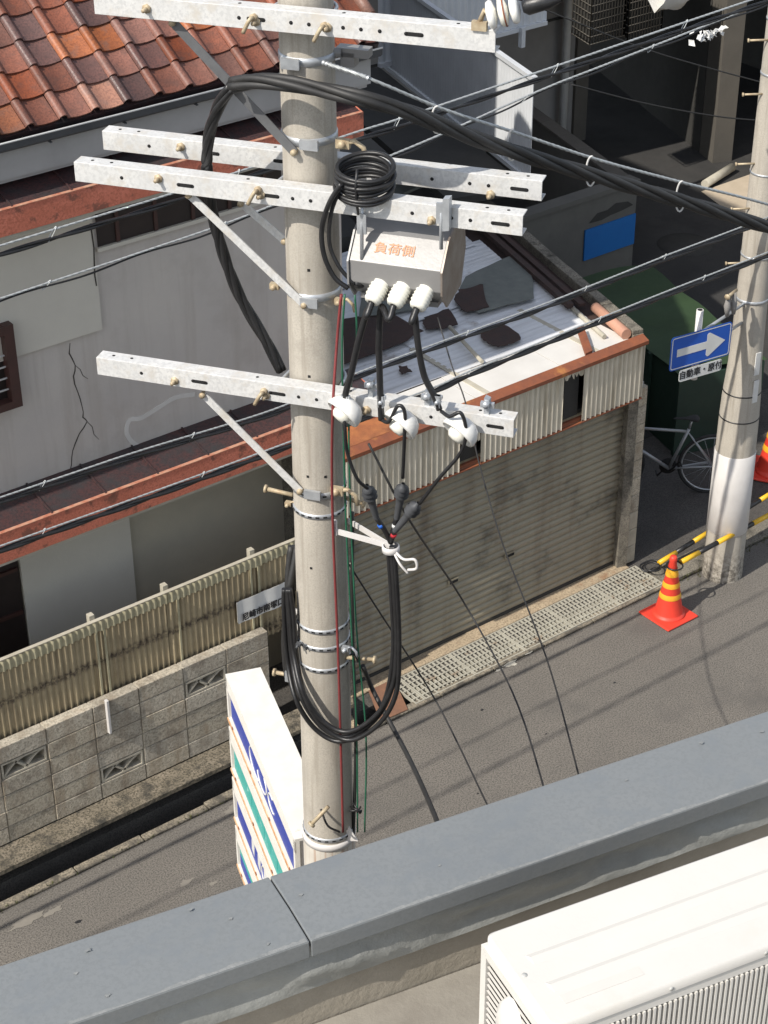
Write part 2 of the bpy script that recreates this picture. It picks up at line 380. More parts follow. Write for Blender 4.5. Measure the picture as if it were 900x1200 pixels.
MB().box((7.03, WY-.03, top-.36), (7.05, WY+.12, top+.04)).build('end_post', whitem, bw, .004)
for j in range(6):
    MB().box((7.1, WY+.02, .187+j*.16), (7.40, WY+.15, .187+j*.16+.152)).build('block', blockm, bw, .006)
MB().box((7.20, WY-.02, .9), (7.31, WY+.1, 1.22)).build('block', mortar, bw, .01)

MB().box((7.43, WY+.03, 0), (7.60, WY+.13, 1.34)).build('gate_pillar', conc_d, bw, .006)
MB().box((7.42, WY+.02, 1.341), (7.61, WY+.14, 1.40)).build('pillar_cap', mortar, bw, .006)
# =================================================================== CORRUGATED FENCE above the block wall
FY = 10.50
fe = thing('corrugated_fence', (4.5, FY, 1.0), 'weathered yellowish corrugated sheet fence rising behind the block wall', 'fence')
def corr(x0, x1, z0, z1, Y, pitch, amp, ncol=6, lip=0, jag=0):
    mb = MB(); n = int((x1-x0)/pitch*ncol); vs = []; 
    for i in range(n+1):
        xx = x0+(x1-x0)*i/n; y = Y+amp*math.cos(2*math.pi*(xx/pitch))
        zz = z0+(random.uniform(0, jag) if jag else 0)
        row = [(xx, y, zz), (xx, y, z1)]
        if lip: row += [(xx, y-.01, z1+.004), (xx, y-lip, z1+.002+.004*math.cos(2*math.pi*xx/pitch)), (xx, y-lip-.003, z1-.05)]
        vs += row
    k = len(vs)//(n+1)
    mb.add(vs, [(i*k+j, (i+1)*k+j, (i+1)*k+j+1, i*k+j+1) for i in range(n) for j in range(k-1)], 0, True)
    return mb
fx = [1.6, 2.45, 3.3, 4.16, 5.02, 5.86, 6.7, 7.46]
for i, (a, b) in enumerate(zip(fx, fx[1:])):
    corr(a, b+.03, .95, 1.755+.004*(i % 2), FY-.006*(i % 2), .052, .0095).build('fence_sheet', fencem, fe)
    # lip folded over the top rail
    m = corr(a, b+.03, 1.70, 1.79+.004*(i % 2), FY-.035-.006*(i % 2), .052, .008); m.build('top_lip', fencelip, fe)
for z in (1.0, 1.38, 1.74):
    MB().box((1.6, FY+.015, z-.02), (7.46, FY+.05, z+.02)).build('rail', cream, fe)
for xx in (2.45, w(112, 730, FY).x, 5.9, w(300, 655, FY).x):
    MB().box((xx-.022, FY+.052, .2), (xx+.022, FY+.1, 1.80)).build('post', cream, fe)
for xx in (4.16, w(112, 730, FY-.03).x, w(122, 730, FY-.03).x, w(208, 690, FY-.03).x, w(294, 655, FY-.03).x, w(303, 655, FY-.03).x):
    MB().box((xx-.008, FY-.024, .96), (xx+.008, FY-.014, 1.70)).build('cover_strip', fencelip, fe)

# street name plate hung on the fence
c0 = w(278, 706, FY-.06); c1 = w(340, 684, FY-.06); c2 = w(281, 731, FY-.06)
pn = thing('street_name_plate', c2, 'small pale metal plate with Japanese street name hung on corrugated fence', 'sign')
dx = (c1.x-c0.x); ht = c0.z-c2.z
mb = MB(); n = 12
vs = []
for i in range(n+1):
    xx = c0.x+dx*i/n; yy = FY-.06+.006*math.sin(i*1.3); vs += [(xx, yy, c2.z), (xx, yy, c2.z+ht)]
mb.add(vs, [(2*i, 2*i+2, 2*i+3, 2*i+1) for i in range(n)], 0, True)
mb.box((c0.x, FY-.051, c2.z+.01), (c0.x+dx, FY-.048, c2.z+ht-.01))
mb.build('plate', signwhite, pn)
lettering('尼崎市南塚口町', .075, (c0.x+dx*.53, FY-.069, c2.z+.048), X_, Z_, ink, pn, .92, .0022)

# =================================================================== TILED HOUSE
HX0, HX1 = 1.0, 8.05
UY = 11.1
ho = thing('tiled_house', (5, UY, 0), 'grey plastered house with red-brown tile roof and two red metal pent roofs', 'house')
MB().box((HX0, UY, 2.5), (HX1, 14.6, 5.5)).build('upper_wall', plaster, ho)
MB().box((HX0, 11.2, 0), (HX1-.02, 14.5, 2.49)).build('lower_wall', plaster_l, ho)
MB().prism([(HX0, 11.3, 5.5), (HX1, 11.3, 5.5), (HX1, 14.6, 5.5), (HX0, 14.6, 5.5)], (0, 0, .2)).build('attic_wall', plaster, ho)
# raised pale panels
pxr = w(120, 385, UY-.03).x; pzb = w(120, 386, UY-.03).z
MB().box((HX0, UY-.03, pzb), (pxr, UY-.001, 4.88)).build('wall_panel', plaster_p, ho)
lx0 = w(26, 680, 11.17).x; lx1 = w(155, 650, 11.17).x
MB().box((lx0, 11.165, .3), (lx1, 11.199, 2.42)).build('wall_panel', plaster_p, ho)
wd = MB().box((lx0-1.2, 11.185, .35), (lx0-.01, 11.199, 2.42)).build('window', darkwood, ho)
for zz in (1.2, 1.6, 2.0): MB().box((lx0-1.2, 11.16, zz), (lx0-.03, 11.184, zz+.03)).build('window_bar', woodframe, wd)
# upper window band beneath the eave
ux0 = w(112, 270, UY-.01).x+.01; ux1 = w(330, 225, UY-.01).x; uz0 = w(112, 290, UY-.01).z
wd = MB().box((ux0, UY-.014, uz0), (ux1, UY-.002, 4.88)).build('window', darkwood, ho)
MB().box((ux0-.02, UY-.04, uz0-.03), (ux1+.02, UY-.015, uz0-.001)).build('sill', plaster_p, wd)
for k in range(5):
    xx = ux0+(ux1-ux0)*(k+.5)/5; MB().box((xx-.015, UY-.026, uz0), (xx+.015, UY-.016, 4.88)).build('frame', woodframe, wd)
# shutter box at far left
sx = w(8, 390, UY-.1).x
for j, (yy0, yy1) in enumerate(((385, 478),)):
    z1 = w(5, 386, UY-.1).z; z0 = w(14, 474, UY-.1).z
    wf = MB().box((sx-.9, UY-.02, z0), (sx, UY-.002, z1)).build('window', darkwood, ho)
    MB().box((sx-.02, UY-.10, z0-.04), (sx+.055, UY-.021, z1+.02)).build('frame', woodframe, wf)
    MB().box((sx-.9, UY-.10, z1-.05), (sx-.021, UY-.021, z1+.015)).build('frame', woodframe, wf)
    MB().box((sx-.9, UY-.10, z0-.04), (sx-.021, UY-.021, z0+.02)).build('frame', woodframe, wf)
    for q in range(4): MB().box((sx-.9, UY-.06, z0+.1+q*.09), (sx-.021, UY-.05, z0+.11+q*.09)).build('bar', galv, wf)
# crack and filler smear on the wall
def ribbon(px, width, mat_, name, parent, Y, d=.002):
    P = [w(a, b, Y) for a, b in px]; P = spline(P, 4) if name != 'crack' else P
    mb = MB(); vs = []
    for i, p in enumerate(P):
        t = (P[min(i+1, len(P)-1)]-P[max(i-1, 0)]).normalized(); n = V((-t.z, 0, t.x))*width*(random.uniform(.6, 1.3) if name == 'crack' else 1)
        vs += [p+n+V((0, -d, 0)), p-n+V((0, -d, 0)), p+n+V((0, .001, 0)), p-n+V((0, .001, 0))]
    f = []
    for i in range(len(P)-1):
        a = 4*i; b = a+4; f += [(a, a+1, b+1, b), (a+2, b+2, b+3, a+3), (a, b, b+2, a+2), (a+1, a+3, b+3, b+1)]
    mb.add(vs, f); return mb.build(name, mat_, parent)
ck = [(82, 402), (81, 414), (88, 428), (86, 441), (91, 459), (96, 476), (97, 489), (102, 494), (93, 508), (88, 520), (84, 536), (82, 552)]
ck2 = []
for a, b in zip(ck, ck[1:]):
    ck2 += [a, ((a[0]+b[0])/2+random.uniform(-1.3, 1.3), (a[1]+b[1])/2)]
ribbon([(88, 428), (94, 433), (97, 440), (103, 444)], .0018, crackm, 'crack', ho, UY)
ribbon([(102, 494), (108, 500), (110, 509), (116, 515)], .0018, crackm, 'crack', ho, UY)
ribbon(ck2+[ck[-1]], .004, crackm, 'crack', ho, UY)
ribbon([(106, 262), (110, 290), (111, 322), (113, 335)], .006, crackm, 'crack', ho, UY-.032)
ribbon([(228, 462), (205, 466), (185, 478), (165, 490), (152, 492), (148, 505), (153, 516), (164, 524), (173, 529)], .018, plaster_f, 'filler_smear', ho, UY, .004)

# lower pent roof
def pent(x0, x1, yf, yb, zf0, zf1, zb, trim=True):
    pr = MB().prism([(x0, yf+.012, zf1-.02), (x0, yb-.002, zb-.02), (x0, yb-.002, zb), (x0, yf+.012, zf1)], (x1-x0, 0, 0)).build('pent_roof', maroon, ho)
    MB().box((x0, yf, zf0), (x1, yf+.01, zf1+.004)).build('fascia', redmetal, pr)
    L = (x1-x0)
    k = 0; xx = x0
    while xx < x1-.1:         # seams standing across the roof sheet
        MB().prism([(xx, yf+.014, zf1+.001), (xx+.012, yf+.014, zf1+.001), (xx+.012, yb-.004, zb+.001), (xx, yb-.004, zb+.001)], (0, 0, .012)).build('seam', maroon, pr); xx += .455
    if trim: MB().box((x0, yf+.012, zf0-.028), (x1, yf+.04, zf0-.001)).build('drip_edge', cream, pr)
    MB().box((x0, yf+.042, zf0-.02), (x1, yb-.003, zf0+.01)).build('soffit', plaster_l, pr)
    MB().prism([(x1, yf, zf0), (x1, yb-.003, zf0), (x1, yb-.003, zb), (x1, yf, zf1+.004)], (.008, 0, 0)).build('end_flashing', redmetal, pr)
    # strip of flaking paint along the front edge
    MB().box((x0, yf-.003, zf1+.0045), (x1, yf+.03, zf1+.009)).build('front_seam', paleflake, pr)
    return pr
pent(HX0, HX1+.05, 10.70, UY, 2.44, 2.685, 2.76)
pent(HX0, 8.02, 10.76, UY, 4.90, 5.08, 5.17, True)
# pipes along the lower pent roof
t = MB()
# eave gutter and boards of tile roof
EY, EZ, SL = 10.88, 5.555, R(35.4)
MB().box((HX0, EY+.04, 5.22), (8.22, EY+.06, 5.50)).build('eave_board', soffit, ho)
MB().box((HX0, EY+.062, 5.19), (8.2, UY+.3, 5.218)).build('eave_soffit', soffit, ho)
gu = MB().prism([(HX0, EY-.06, 5.51), (HX0, EY-.055, 5.46), (HX0, EY-.03, 5.44), (HX0, EY+.02, 5.44), (HX0, EY+.038, 5.47), (HX0, EY+.038, 5.515), (HX0, EY+.03, 5.515), (HX0, EY+.03, 5.475), (HX0, EY-.045, 5.47), (HX0, EY-.05, 5.51)], (8.26-HX0, 0, 0)).build('gutter', gutterm, ho)
MB().tube([(HX0, EY-.056, 5.512), (8.26, EY-.056, 5.512)], .007, 8).build('gutter_bead', signwhite, gu)
for i in range(12):
    MB().box((1.4+i*.58, EY-.05, 5.43), (1.415+i*.58, EY+.05, 5.439)).build('bracket', gutterm, gu)
# roof deck + tiles
ux = V((0, math.cos(SL), math.sin(SL))); un = V((0, -math.sin(SL), math.cos(SL)))
TW, TR = .25, .222; NR = 12; NC = 24; RX1 = 8.30; RX0 = RX1-NC*TW
E0 = V((0, EY-.02, EZ))
ridge = E0+ux*(NR*TR)
rf = MB()
rf.prism([V((RX0-1.4, 0, 0))+E0-un*.03, V((RX1-.03, 0, 0))+E0-un*.03, V((RX1-.03, 0, 0))+ridge-un*.03, V((RX0-1.4, 0, 0))+ridge-un*.03], -un*.05)
rf.prism([V((RX0-1.4, 0, 0))+ridge-un*.03, V((RX1-.03, 0, 0))+ridge-un*.03, V((RX1-.03, 15.2, 5.4)), V((RX0-1.4, 15.2, 5.4))], (0, 0, -.05))
roof = rf.build('roof', maroon, ho)
def tile_mesh(m_):
    mb = MB(); prof = []
    for k in range(7): a = math.pi*k/6; prof.append((.034-.034*math.cos(a), .006+.036*math.sin(a)))
    for k in range(1, 8): u = k/7; prof.append((.068+(TW-.068-.002)*u, .006-.016*math.sin(u*math.pi)))
    n = len(prof); Ln = TR+.045
    rows = [(0, 0.016), (Ln, -.004)]; vs = []
    for d, lift in rows:
        for (a, b) in prof: vs.append(V((a, 0, 0))+ux*d+un*(b+lift))
    vs += [V((a, 0, 0))+un*(b*1.0+.016-.014)+ux*.001 for a, b in prof]
    fs = [(i, i+1, n+i+1, n+i) for i in range(n-1)]
    mb.add(vs, fs, 0, True); mb.add([vs[i] for i in range(n)]+vs[2*n:], [(i+1, i, n+i, n+i+1) for i in range(n-1)])
    return mb.mesh('tile', m_)
tms = [tile_mesh(tile_m), tile_mesh(tile_m), tile_mesh(tile_o), tile_mesh(tile_d)]
off = V(ho.location)
for r in range(NR):
    for c in range(NC):
        p = V((RX0+c*TW, 0, 0))+E0+ux*(r*TR)+un*.0
        o = part_mesh('tile', random.choice(tms if random.random() < .8 else tms[:2]), roof, p-off)
        o.rotation_euler = (random.uniform(-.01, .01), random.uniform(-.012, .012), random.uniform(-.012, .012))
for i in range(24):
    a = RX0+i*TW; MB().lathe((a, ridge.y, ridge.z+.0), X_, [(.075, 0), (.085, .02), (.075, .04), (.075, TW-.002)], 12).build('ridge_tile', tile_m, roof)
# verge tiles down the right edge
for r in range(NR):
    p = V((RX1, 0, 0))+E0+ux*(r*TR)
    mb = MB(); mb.tube([p-ux*.01+un*.03, p+ux*(TR+.01)+un*.018], .045, 10); mb.build('verge_tile', tile_o, roof)

# =================================================================== SHUTTERED GARAGE
GY = 10.53
ga = thing('shuttered_garage', (9.2, GY, 0), 'low garage with closed beige roller shutter, cream corrugated valance and patched white sheet roof', 'garage')
gx0 = 7.50; gx1 = w(737, 560, GY).x-.0
rx = 10.83
MB().box((gx0-.1, GY-.155, -.004), (rx+.02, GY+.02, .022)).build('threshold', conc_tan, ga, .01)
sh = MB().box((gx0, GY+.022, .02), (gx1, GY+.04, 1.97)).build('shutter', shut_m, ga)
nsl = 27; shh = 1.92/nsl
prof = [(0, .002), (-.010, .012), (-.016, .030), (-.014, .050), (-.004, .064), (.004, shh)]
mb = MB(); vs = [(gx0, GY+a, b) for a, b in prof]+[(gx1, GY+a, b) for a, b in prof]
k = len(prof); mb.add(vs, [(i, i+k, i+k+1, i+1) for i in range(k-1)], 0, False)
slat = mb.mesh('slat', shut_m, V(ga.location)+V((0, 0, 0)))
for i in range(nsl): part_mesh('slat', slat, sh, V((0, random.uniform(-.001, .001), .035+i*shh)))
MB().box((gx0, GY-.02, .022), (gx1, GY+.02, .055)).build('bottom_bar', alleywd, sh)
for (a, b) in ((531, 681), (597, 650)):
    p = w(a, b, GY-.02); MB().box((p.x-.06, GY-.03, p.z-.025), (p.x+.06, GY-.018, p.z+.025)).build('lock_plate', shut_m, sh)
    MB().box((p.x-.045, GY-.034, p.z-.012), (p.x+.045, GY-.031, p.z+.014)).build('handle', hole, sh)
MB().box((gx1+.002, GY-.05, .02), (gx1+.05, GY+.03, 1.95)).build('guide_rail', galv_b, ga)
MB().box((gx0-.1, GY-.05, .02), (gx0-.002, GY+.03, 1.95)).build('guide_rail', cream, ga)
for i in range(10):
    MB().box((gx1+.055, GY-.10, .024+i*.19), (rx+.005, GY+.10, .024+i*.19+.183)).build('block', blockm if i > 2 else mortar, ga, .005)
MB().box((gx1+.06, GY-.09, .026), (rx, GY+.09, 1.92)).build('block_core', mortar, ga)
VY = 10.35; zt = 2.46; zb = 1.90
# valance
sheets = [(7.46, w(537, 560, VY).x, zb, zt, 0), (w(562, 540, VY).x, w(657, 500, VY).x, zb, zt, 0), (w(681, 490, VY).x, 10.80, zb, zt, 0)]
sheets.append((sheets[0][1]+.01, sheets[1][0]-.01, 2.12, zt, .05)); sheets.append((sheets[1][1]+.01, sheets[2][0]-.01, 2.36, zt, .06))
for a, b, z0, z1, jg in sheets:
    corr(a, b, z0, z1, VY, .058, .014, 6, 0, jg).build('corrugated_sheet', valm, ga)
mb = MB(); corr(0, .17, zb, zt, 0, .048, .011)
q = corr(0, .17, zb, zt, 0, .048, .011); rot = Matrix.Rotation(R(74.8), 4, 'Z')
for v in q.v: v.xyz = (rot @ v)+V((10.815, VY+.0, 0))
q.build('corrugated_sheet', valm, ga)
MB().box((7.46, VY+.02, zb-.0), (10.80, VY+.05, zb+.03)).build('bottom_angle', rust, ga)
MB().box((7.46, VY-.014, zb-.012), (10.80, VY+.018, zb-.001)).build('bottom_angle', rust, ga)
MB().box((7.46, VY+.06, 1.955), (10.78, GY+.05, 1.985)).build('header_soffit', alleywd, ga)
cap = MB(); 
cap.prism([(7.46, VY-.03, 2.475), (7.46, VY+.055, 2.51), (7.46, VY+.055, 2.50), (7.46, VY-.026, 2.465), (7.46, VY-.026, 2.44), (7.46, VY-.03, 2.44)], (3.36, 0, 0))
cap.build('rusted_capping', rust, ga)
pA = [g(405, 500, 2.515), g(420, 487, 2.515), g(470, 489, 2.515), g(505, 497, 2.515), g(503, 506, 2.515), g(405, 548, 2.515)]
MB().prism([(7.46, VY+.05, 2.505), (7.46, VY+.36, 2.53), (8.3, VY+.22, 2.52), (8.6, VY+.05, 2.505)], (0, 0, .006)).build('rust_patch', rust_o, ga)
# roof deck and sheets
d0 = V((7.46, VY+.05, 2.41)); d1 = V((10.83, VY+.05, 2.41))
dk = MB().prism([d0, d1, d1+A_*3.2, V((7.46, d1.y+3.1, 2.41))], (0, 0, .03)).build('roof_deck', bitu, ga)
def sheet(px, z, m_, name='roof_sheet', pitch=.09, amp=.006, clip=None):
    P = [g(a, b, z) for a, b in px]
    return MB().prism(rag(P, .014, 4), (0, 0, .006)).build(name, m_, dk)
def rag(P, amp=.02, n=5):
    out = []
    for a, b in zip(P, P[1:]+P[:1]):
        for k in range(n): q = a.lerp(b, k/n); out.append(q+V((random.uniform(-amp, amp), random.uniform(-amp, amp), 0)))
    return out
def ribs(x0, x1, y0, y1, z, m_, sh_=0, pitch=.076, skew=0):
    mb = MB(); ny = int((y1-y0)/pitch)*6; vs = []; nx = 6
    for j in range(ny+1):
        yy = y0+(y1-y0)*j/ny
        for i in range(nx+1):
            u = i/nx; xx = x0+(x1-x0)*u + (yy-y0)*.27*(1 if x1 > 10.5 else 0)*u
            vs.append((xx, yy, z+.0018*math.cos(2*math.pi*yy/pitch)+sh_*u+.004*math.sin(u*9+yy*3)))
    k = nx+1; mb.add(vs, [(j*k+i, j*k+i+1, (j+1)*k+i+1, (j+1)*k+i) for j in range(ny) for i in range(nx)], 0, True)
    return mb.build('roof_sheet', m_, dk)
# front band of flat white sheets with seams
fx_ = [8.05, 8.95, 9.25, 9.9, 10.42, 10.72]
for i, (a, b) in enumerate(zip(fx_, fx_[1:])):
    MB().box((a, VY+.056, 2.455+.004*(i % 2)), (b-.004, 10.93, 2.461+.004*(i % 2))).build('roof_sheet', roofw, dk)
MB().box((7.5, VY+.056, 2.452), (8.045, 10.93, 2.458)).build('roof_sheet', roofw, dk)
for a in (9.05, 10.3): MB().box((a, VY+.06, 2.466), (a+.05, 11.5, 2.474)).build('roof_batten', cream, dk)
ribs(7.5, 9.1, 10.94, 12.0, 2.462, roofb); ribs(9.08, 10.68, 10.9, 11.9, 2.470, roofb)
ribs(7.5, 8.9, 11.95, 12.9, 2.478, roofb); ribs(8.88, 10.75, 11.86, 12.9, 2.484, roofb)
ribs(8.9, 10.9, 12.8, 13.45, 2.498, roofb)
sheet([(545, 325), (598, 300), (622, 322), (628, 350), (560, 366), (535, 350)], 2.51, roofg, 'felt_patch')
sheet([(538, 340), (560, 335), (566, 333), (572, 360), (545, 366), (532, 352)], 2.52, bitu, 'rusted_patch')
sheet([(497, 372), (527, 362), (537, 380), (520, 385), (500, 386), (495, 380)], 2.50, bitu, 'rusted_patch')
sheet([(560, 388), (572, 384), (590, 380), (612, 396), (600, 402), (585, 407), (572, 402), (566, 398)], 2.50, bitu, 'rusted_patch')
sheet([(400, 375), (455, 366), (496, 388), (470, 402), (400, 428)], 2.50, bitu, 'rusted_patch')
sheet([(466, 430), (477, 428), (481, 436), (470, 439)], 2.49, bitu, 'rusted_patch')
sheet([(424, 335), (470, 330), (500, 362), (420, 372)], 2.512, roofg, 'felt_patch')
MB().prism([g(676, 388, 2.5), g(684, 386, 2.5), g(694, 414, 2.5), g(686, 418, 2.5)], (0, 0, .03)).build('roof_batten', rust, dk)
MB().tube([g(527, 383, 2.52), g(548, 406, 2.52), g(565, 424, 2.52)], .018, 8).build('roof_batten', cream, dk)
# side wall coping
s0 = V((10.84, VY+.06, 0))
MB().prism([s0, s0+A_*3.25, s0+A_*3.25-E_*.10, s0-E_*.10], (0, 0, 2.50)).build('side_wall', conc_d, ga)
for i in range(11):
    a = s0+A_*(i*.29+.01)+Z_*2.503; m_ = conc_d if i > 1 else pinkp
    MB().prism([a, a+A_*.28, a+A_*.28-E_*.105, a-E_*.105], (0, 0, .03+random.uniform(0, .008))).build('coping_block', conc_d, ga, .006)
a = s0-E_*.16+Z_*2.51
MB().tube([a+A_*.03, a+A_*.62], .05, 10).build('round_capping', pinkp, ga)
a = s0-E_*.34+Z_*2.49
MB().tube([a+A_*.1, a+A_*.75], .022, 8).build('round_capping', cream, ga)
for k_ in range(2):
    a = s0-E_*(.22+.12*k_)+Z_*2.5
    MB().prism([a+A_*.7, a+A_*3.1, a+A_*3.1-E_*.06, a+A_*.7-E_*.06], (0, 0, .03+.02*k_)).build('valley_board', bitu, ga)
MB().prism([V((7.46, VY+.06, 0)), V((7.56, VY+.06, 0)), V((7.56, 13.4, 0)), V((7.46, 13.4, 0))], (0, 0, 2.40)).build('side_wall', conc_d, ga)
MB().box((7.46, 13.4, 0), (11.6, 13.5, 2.4)).build('back_wall', conc_d, ga)
# broken bits hanging in the gaps
p = w(668, 480, VY+.05); MB().box((p.x-.08, VY+.052, 1.95), (p.x+.09, VY+.058, 2.38)).build('inner_board', alleywd, ga)
p = w(548, 540, VY+.05); MB().box((p.x-.1, VY+.052, 1.95), (p.x+.1, VY+.058, 2.14)).build('inner_board', alleywd, ga)

# =================================================================== GRATINGS
def grate(x0, x1, y0, y1, z, label):
    t = thing('gutter_grating', (x0, y0, z), label, 'grating', 'steel gratings over the gutter before the shutter')
    fr = MB()
    fr.box((x0, y0, z-.03), (x1, y0+.012, z)); fr.box((x0, y1-.012, z-.03), (x1, y1, z))
    fr.box((x0, y0+.012, z-.03), (x0+.012, y1-.012, z)); fr.box((x1-.012, y0+.012, z-.03), (x1, y1-.012, z)); fr.build('frame', gratem, t)
    b = MB(); n = int((x1-x0)/.044)
    for i in range(1, n): xx = x0+(x1-x0)*i/n; b.box((xx-.007, y0+.012, z-.028), (xx+.007, y1-.012, z-.003))
    for j in range(1, 6): yy = y0+(y1-y0)*j/6; b.box((x0+.012, yy-.006, z-.0025), (x1-.012, yy+.006, z+.001))
    o = b.build('bars', gratem, t); o['kind'] = 'stuff'
    return t
gy0 = 9.985; gy1 = 10.372
xs = [g(470, 812).x, 8.05, 8.62, 9.2, 9.78, 10.36, 10.93]
nm = ['steel grating at the pole end of the gutter, next to the brown plate', 'steel grating second from the brown plate before the shutter', 'steel grating third from the brown plate before the shutter',
      'steel grating with whitish cement smears midway along the shutter', 'steel grating second from the traffic cone end', 'steel grating at the traffic cone end beside the black rope ring']
S(MB().box((7.0, 10.376, -.44), (11.05, 10.38, -.01)).build('gutter_wall', conc_d))
S(MB().box((7.0, 9.96, -.42), (11.6, 10.376, -.25)).build('gutter_floor', alleywd))
for a, b, l in zip(xs, xs[1:], nm): grate(a, b-.006, gy0, gy1, .012, l)
tag(MB().prism([g(430, 806, .01), g(462, 797, .01), g(478, 832, .01), g(446, 846, .01)], (0, 0, .008)).build('steel_plate', platem), 'rusty brown steel plate on the ground at the grating end', 'plate')
tag(MB().prism([(7.0, 9.96, -.01), (7.35, 9.96, -.01), (7.45, 10.372, -.01), (7.0, 10.372, -.01)], (0, 0, .016)).build('concrete_slab', conc_tan), 'small broken tan concrete slab behind the pole by the shutter', 'slab')

# kerb strip beyond the grating, with weeds
S(MB().prism([(10.95, 9.96, -.44), (14, 9.93, -.44), (30, 9.93, -.44), (30, 10.22, -.44), (10.95, 10.22, -.44)], (0, 0, .455)).build('pavement_edge', conc_d))
mb = MB()
for i in range(260):
    u = random.random(); p = V((random.uniform(10.95, 12.6), random.gauss(9.94, .035), .0)) if u < .6 else V((random.uniform(2.5, 7.2), random.gauss(9.945, .012), .0))
    for k in range(3):
        a = random.uniform(0, 6.28); h = random.uniform(.01, .035); d = V((math.cos(a), math.sin(a), 0))
        mb.add([p+d*.004, p-d*.004, p+V((d.y, -d.x, 0))*.012+Z_*h], [(0, 1, 2)])
tag(mb.build('weeds', moss), 'small weeds and moss along the kerb cracks', 'weeds', kind='stuff')

# =================================================================== CONES AND BARS
def make_cone(loc, label, group='red and yellow traffic cones', rz=0):
    t = thing('traffic_cone', (0, 0, 0), label, 'traffic cone', group)
    m = MB(); s = .195
    m.box((-s, -s, 0), (s, s, .02)); m.build('base', cone_o, t, .012)
    m = MB(); m.lathe((0, 0, .02), Z_, [(.15, 0), (.15, .018), (.132, .022), (.128, .04), (.032, .575), (.036, .585), (.034, .62), (.026, .632), (0, .635)], 32)
    m.build('body', cone_o, t)
    for z0, z1 in ((.22, .27), (.335, .385), (.45, .53)):
        f = lambda z: .128+(z-.06)*(.032-.128)/(.535)+.0025
        MB().lathe((0, 0, 0), Z_, [(f(z0), z0), (f(z0)+.001, z0+.004), (f(z1), z1)], 32).build('yellow_band', cone_y, t)
    t.location = loc; t.rotation_euler = (0, 0, rz); return t
c1_ = make_cone((10.60, 9.60, .004), 'red traffic cone with yellow bands on the road before the shutter')
c2_ = copy_tree(c1_); c2_.scale = (1.25, 1.25, 1.25); c2_.location = g(905, 553, .004); c2_.rotation_euler = (0, 0, .5); c2_['label'] = 'red traffic cone at the right edge behind the second pole'
def bar(p, q, label):
    t = thing('barrier_bar', p, label, 'barrier bar', 'yellow and black barrier bars')
    p = V(p); q = V(q); d = (q-p).normalized(); L = (q-p).length
    n = int(L/.235)
    for i in range(n):
        a = p+d*(L*i/n); b = p+d*(L*(i+1)/n-.001); MB().tube([a, b], .024, 10).build('black_section' if i % 2 else 'yellow_section', black if i % 2 else bar_y, t)
    ring = [p-d*.08+V((math.cos(a)*.075, math.sin(a)*.075, 0)) for a in [k*2*math.pi/16 for k in range(17)]]
    MB().tube(ring, .008, 6, cap=False).build('end_ring', black, t)
    return t
bar(g(772, 660, .10), V(g(772, 660, .10))+V((4.0, .10, .42)), 'yellow and black bar rising from the grating end behind the pole')
b0 = V((10.60, 9.60, .545)); bar(b0+V((.10, .0, 0)), b0+V((3.6, .17, 0)), 'yellow and black bar hooked on the cone and running right')
ring = [g(762, 663, .03)+V((math.cos(a)*.11, math.sin(a)*.08, .008*math.sin(3*a))) for a in [k*2*math.pi/20 for k in range(21)]]
tag(MB().tube(ring, .009, 6, cap=False).build('rope_loop', black), 'loose black rope loop lying on the grating corner', 'rope')

# =================================================================== SECOND POLE
P2 = g(846, 671, 0)
p2 = thing('utility_pole', P2, 'thick concrete utility pole with white sleeve beside the traffic cone', 'utility pole', 'concrete utility poles')
def r2(z): return .135 if z > 2.9 else .135
prof = [(.195, -.05), (.19, .0), (.186, .6), (.183, 1.35), (.18, 1.70), (.172, 1.95), (.15, 2.25), (.143, 2.5), (.135, 3.2), (.122, 6), (.112, 9.5), (.112, 11), (0, 11)]
MB().lathe(P2, Z_, prof, 40).build('shaft', conc, p2)
MB().lathe(P2, Z_, [(.187, .52), (.193, .525), (.189, 1.36), (.184, 1.365)], 40).build('white_sleeve', whitem, p2)
def strap(parent, c, r, z, h=.02, m_=galv_b, name='strap'):
    return MB().lathe((c[0], c[1], z), Z_, [(r, 0), (r+.005, .002), (r+.005, h-.002), (r, h)], 32).build(name, m_, parent)
for z, r in ((1.72, .179), (1.98, .170), (3.30, .134), (4.05, .130), (4.9, .127), (5.35, .125)): strap(p2, P2, r, z, .012 if z < 3 else .02, black if z < 3 else galv_b)
toC = (V((0, 0, 0))-V((P2.x, P2.y, 0))).normalized(); rt = V((-toC.y, toC.x, 0))
# label plates on the shaft
for za, zb_, m_ in ((2.2, 2.42, signwhite), (1.93, 2.15, signwhite)):
    d = (toC*.72+rt*.69).normalized(); c = P2+d*(.158 if za > 2.1 else .172)
    MB().obb(c+Z_*((za+zb_)/2), (V((-d.y, d.x, 0)), d, Z_), (.028, .005, (zb_-za)/2)).build('label_plate', m_, p2)
def bolt(parent, a, d, L=.15, r=.009, m_=tanbolt):
    a = V(a); d = V(d).normalized()
    return MB().tube([a, a+d*L], r, 8).lathe(a+d*L, d, [(0, 0), (r*1.9, 0), (r*1.9, .012), (0, .012)], 8).build('step_bolt', m_, parent)
for z, sgn in ((3.25, -1), (3.75, -1), (4.15, -1), (4.75, -1), (5.2, -1)): bolt(p2, P2+toC*.08+Z_*z+rt*.09*sgn, rt*sgn+toC*.3, .16)
p = w(863, 340, P2.y-.12); bolt(p2, p, (-1, -.3, 0), .16, .014)
for k_ in range(2):
    q = p+V((-.05-.08*k_, -.03, 0)); MB().tube([q, q-Z_*.1, q-Z_*.2+V((.01, 0, 0))], [.01, .03, .016], 8).build('ground_clamp', paleg, p2)
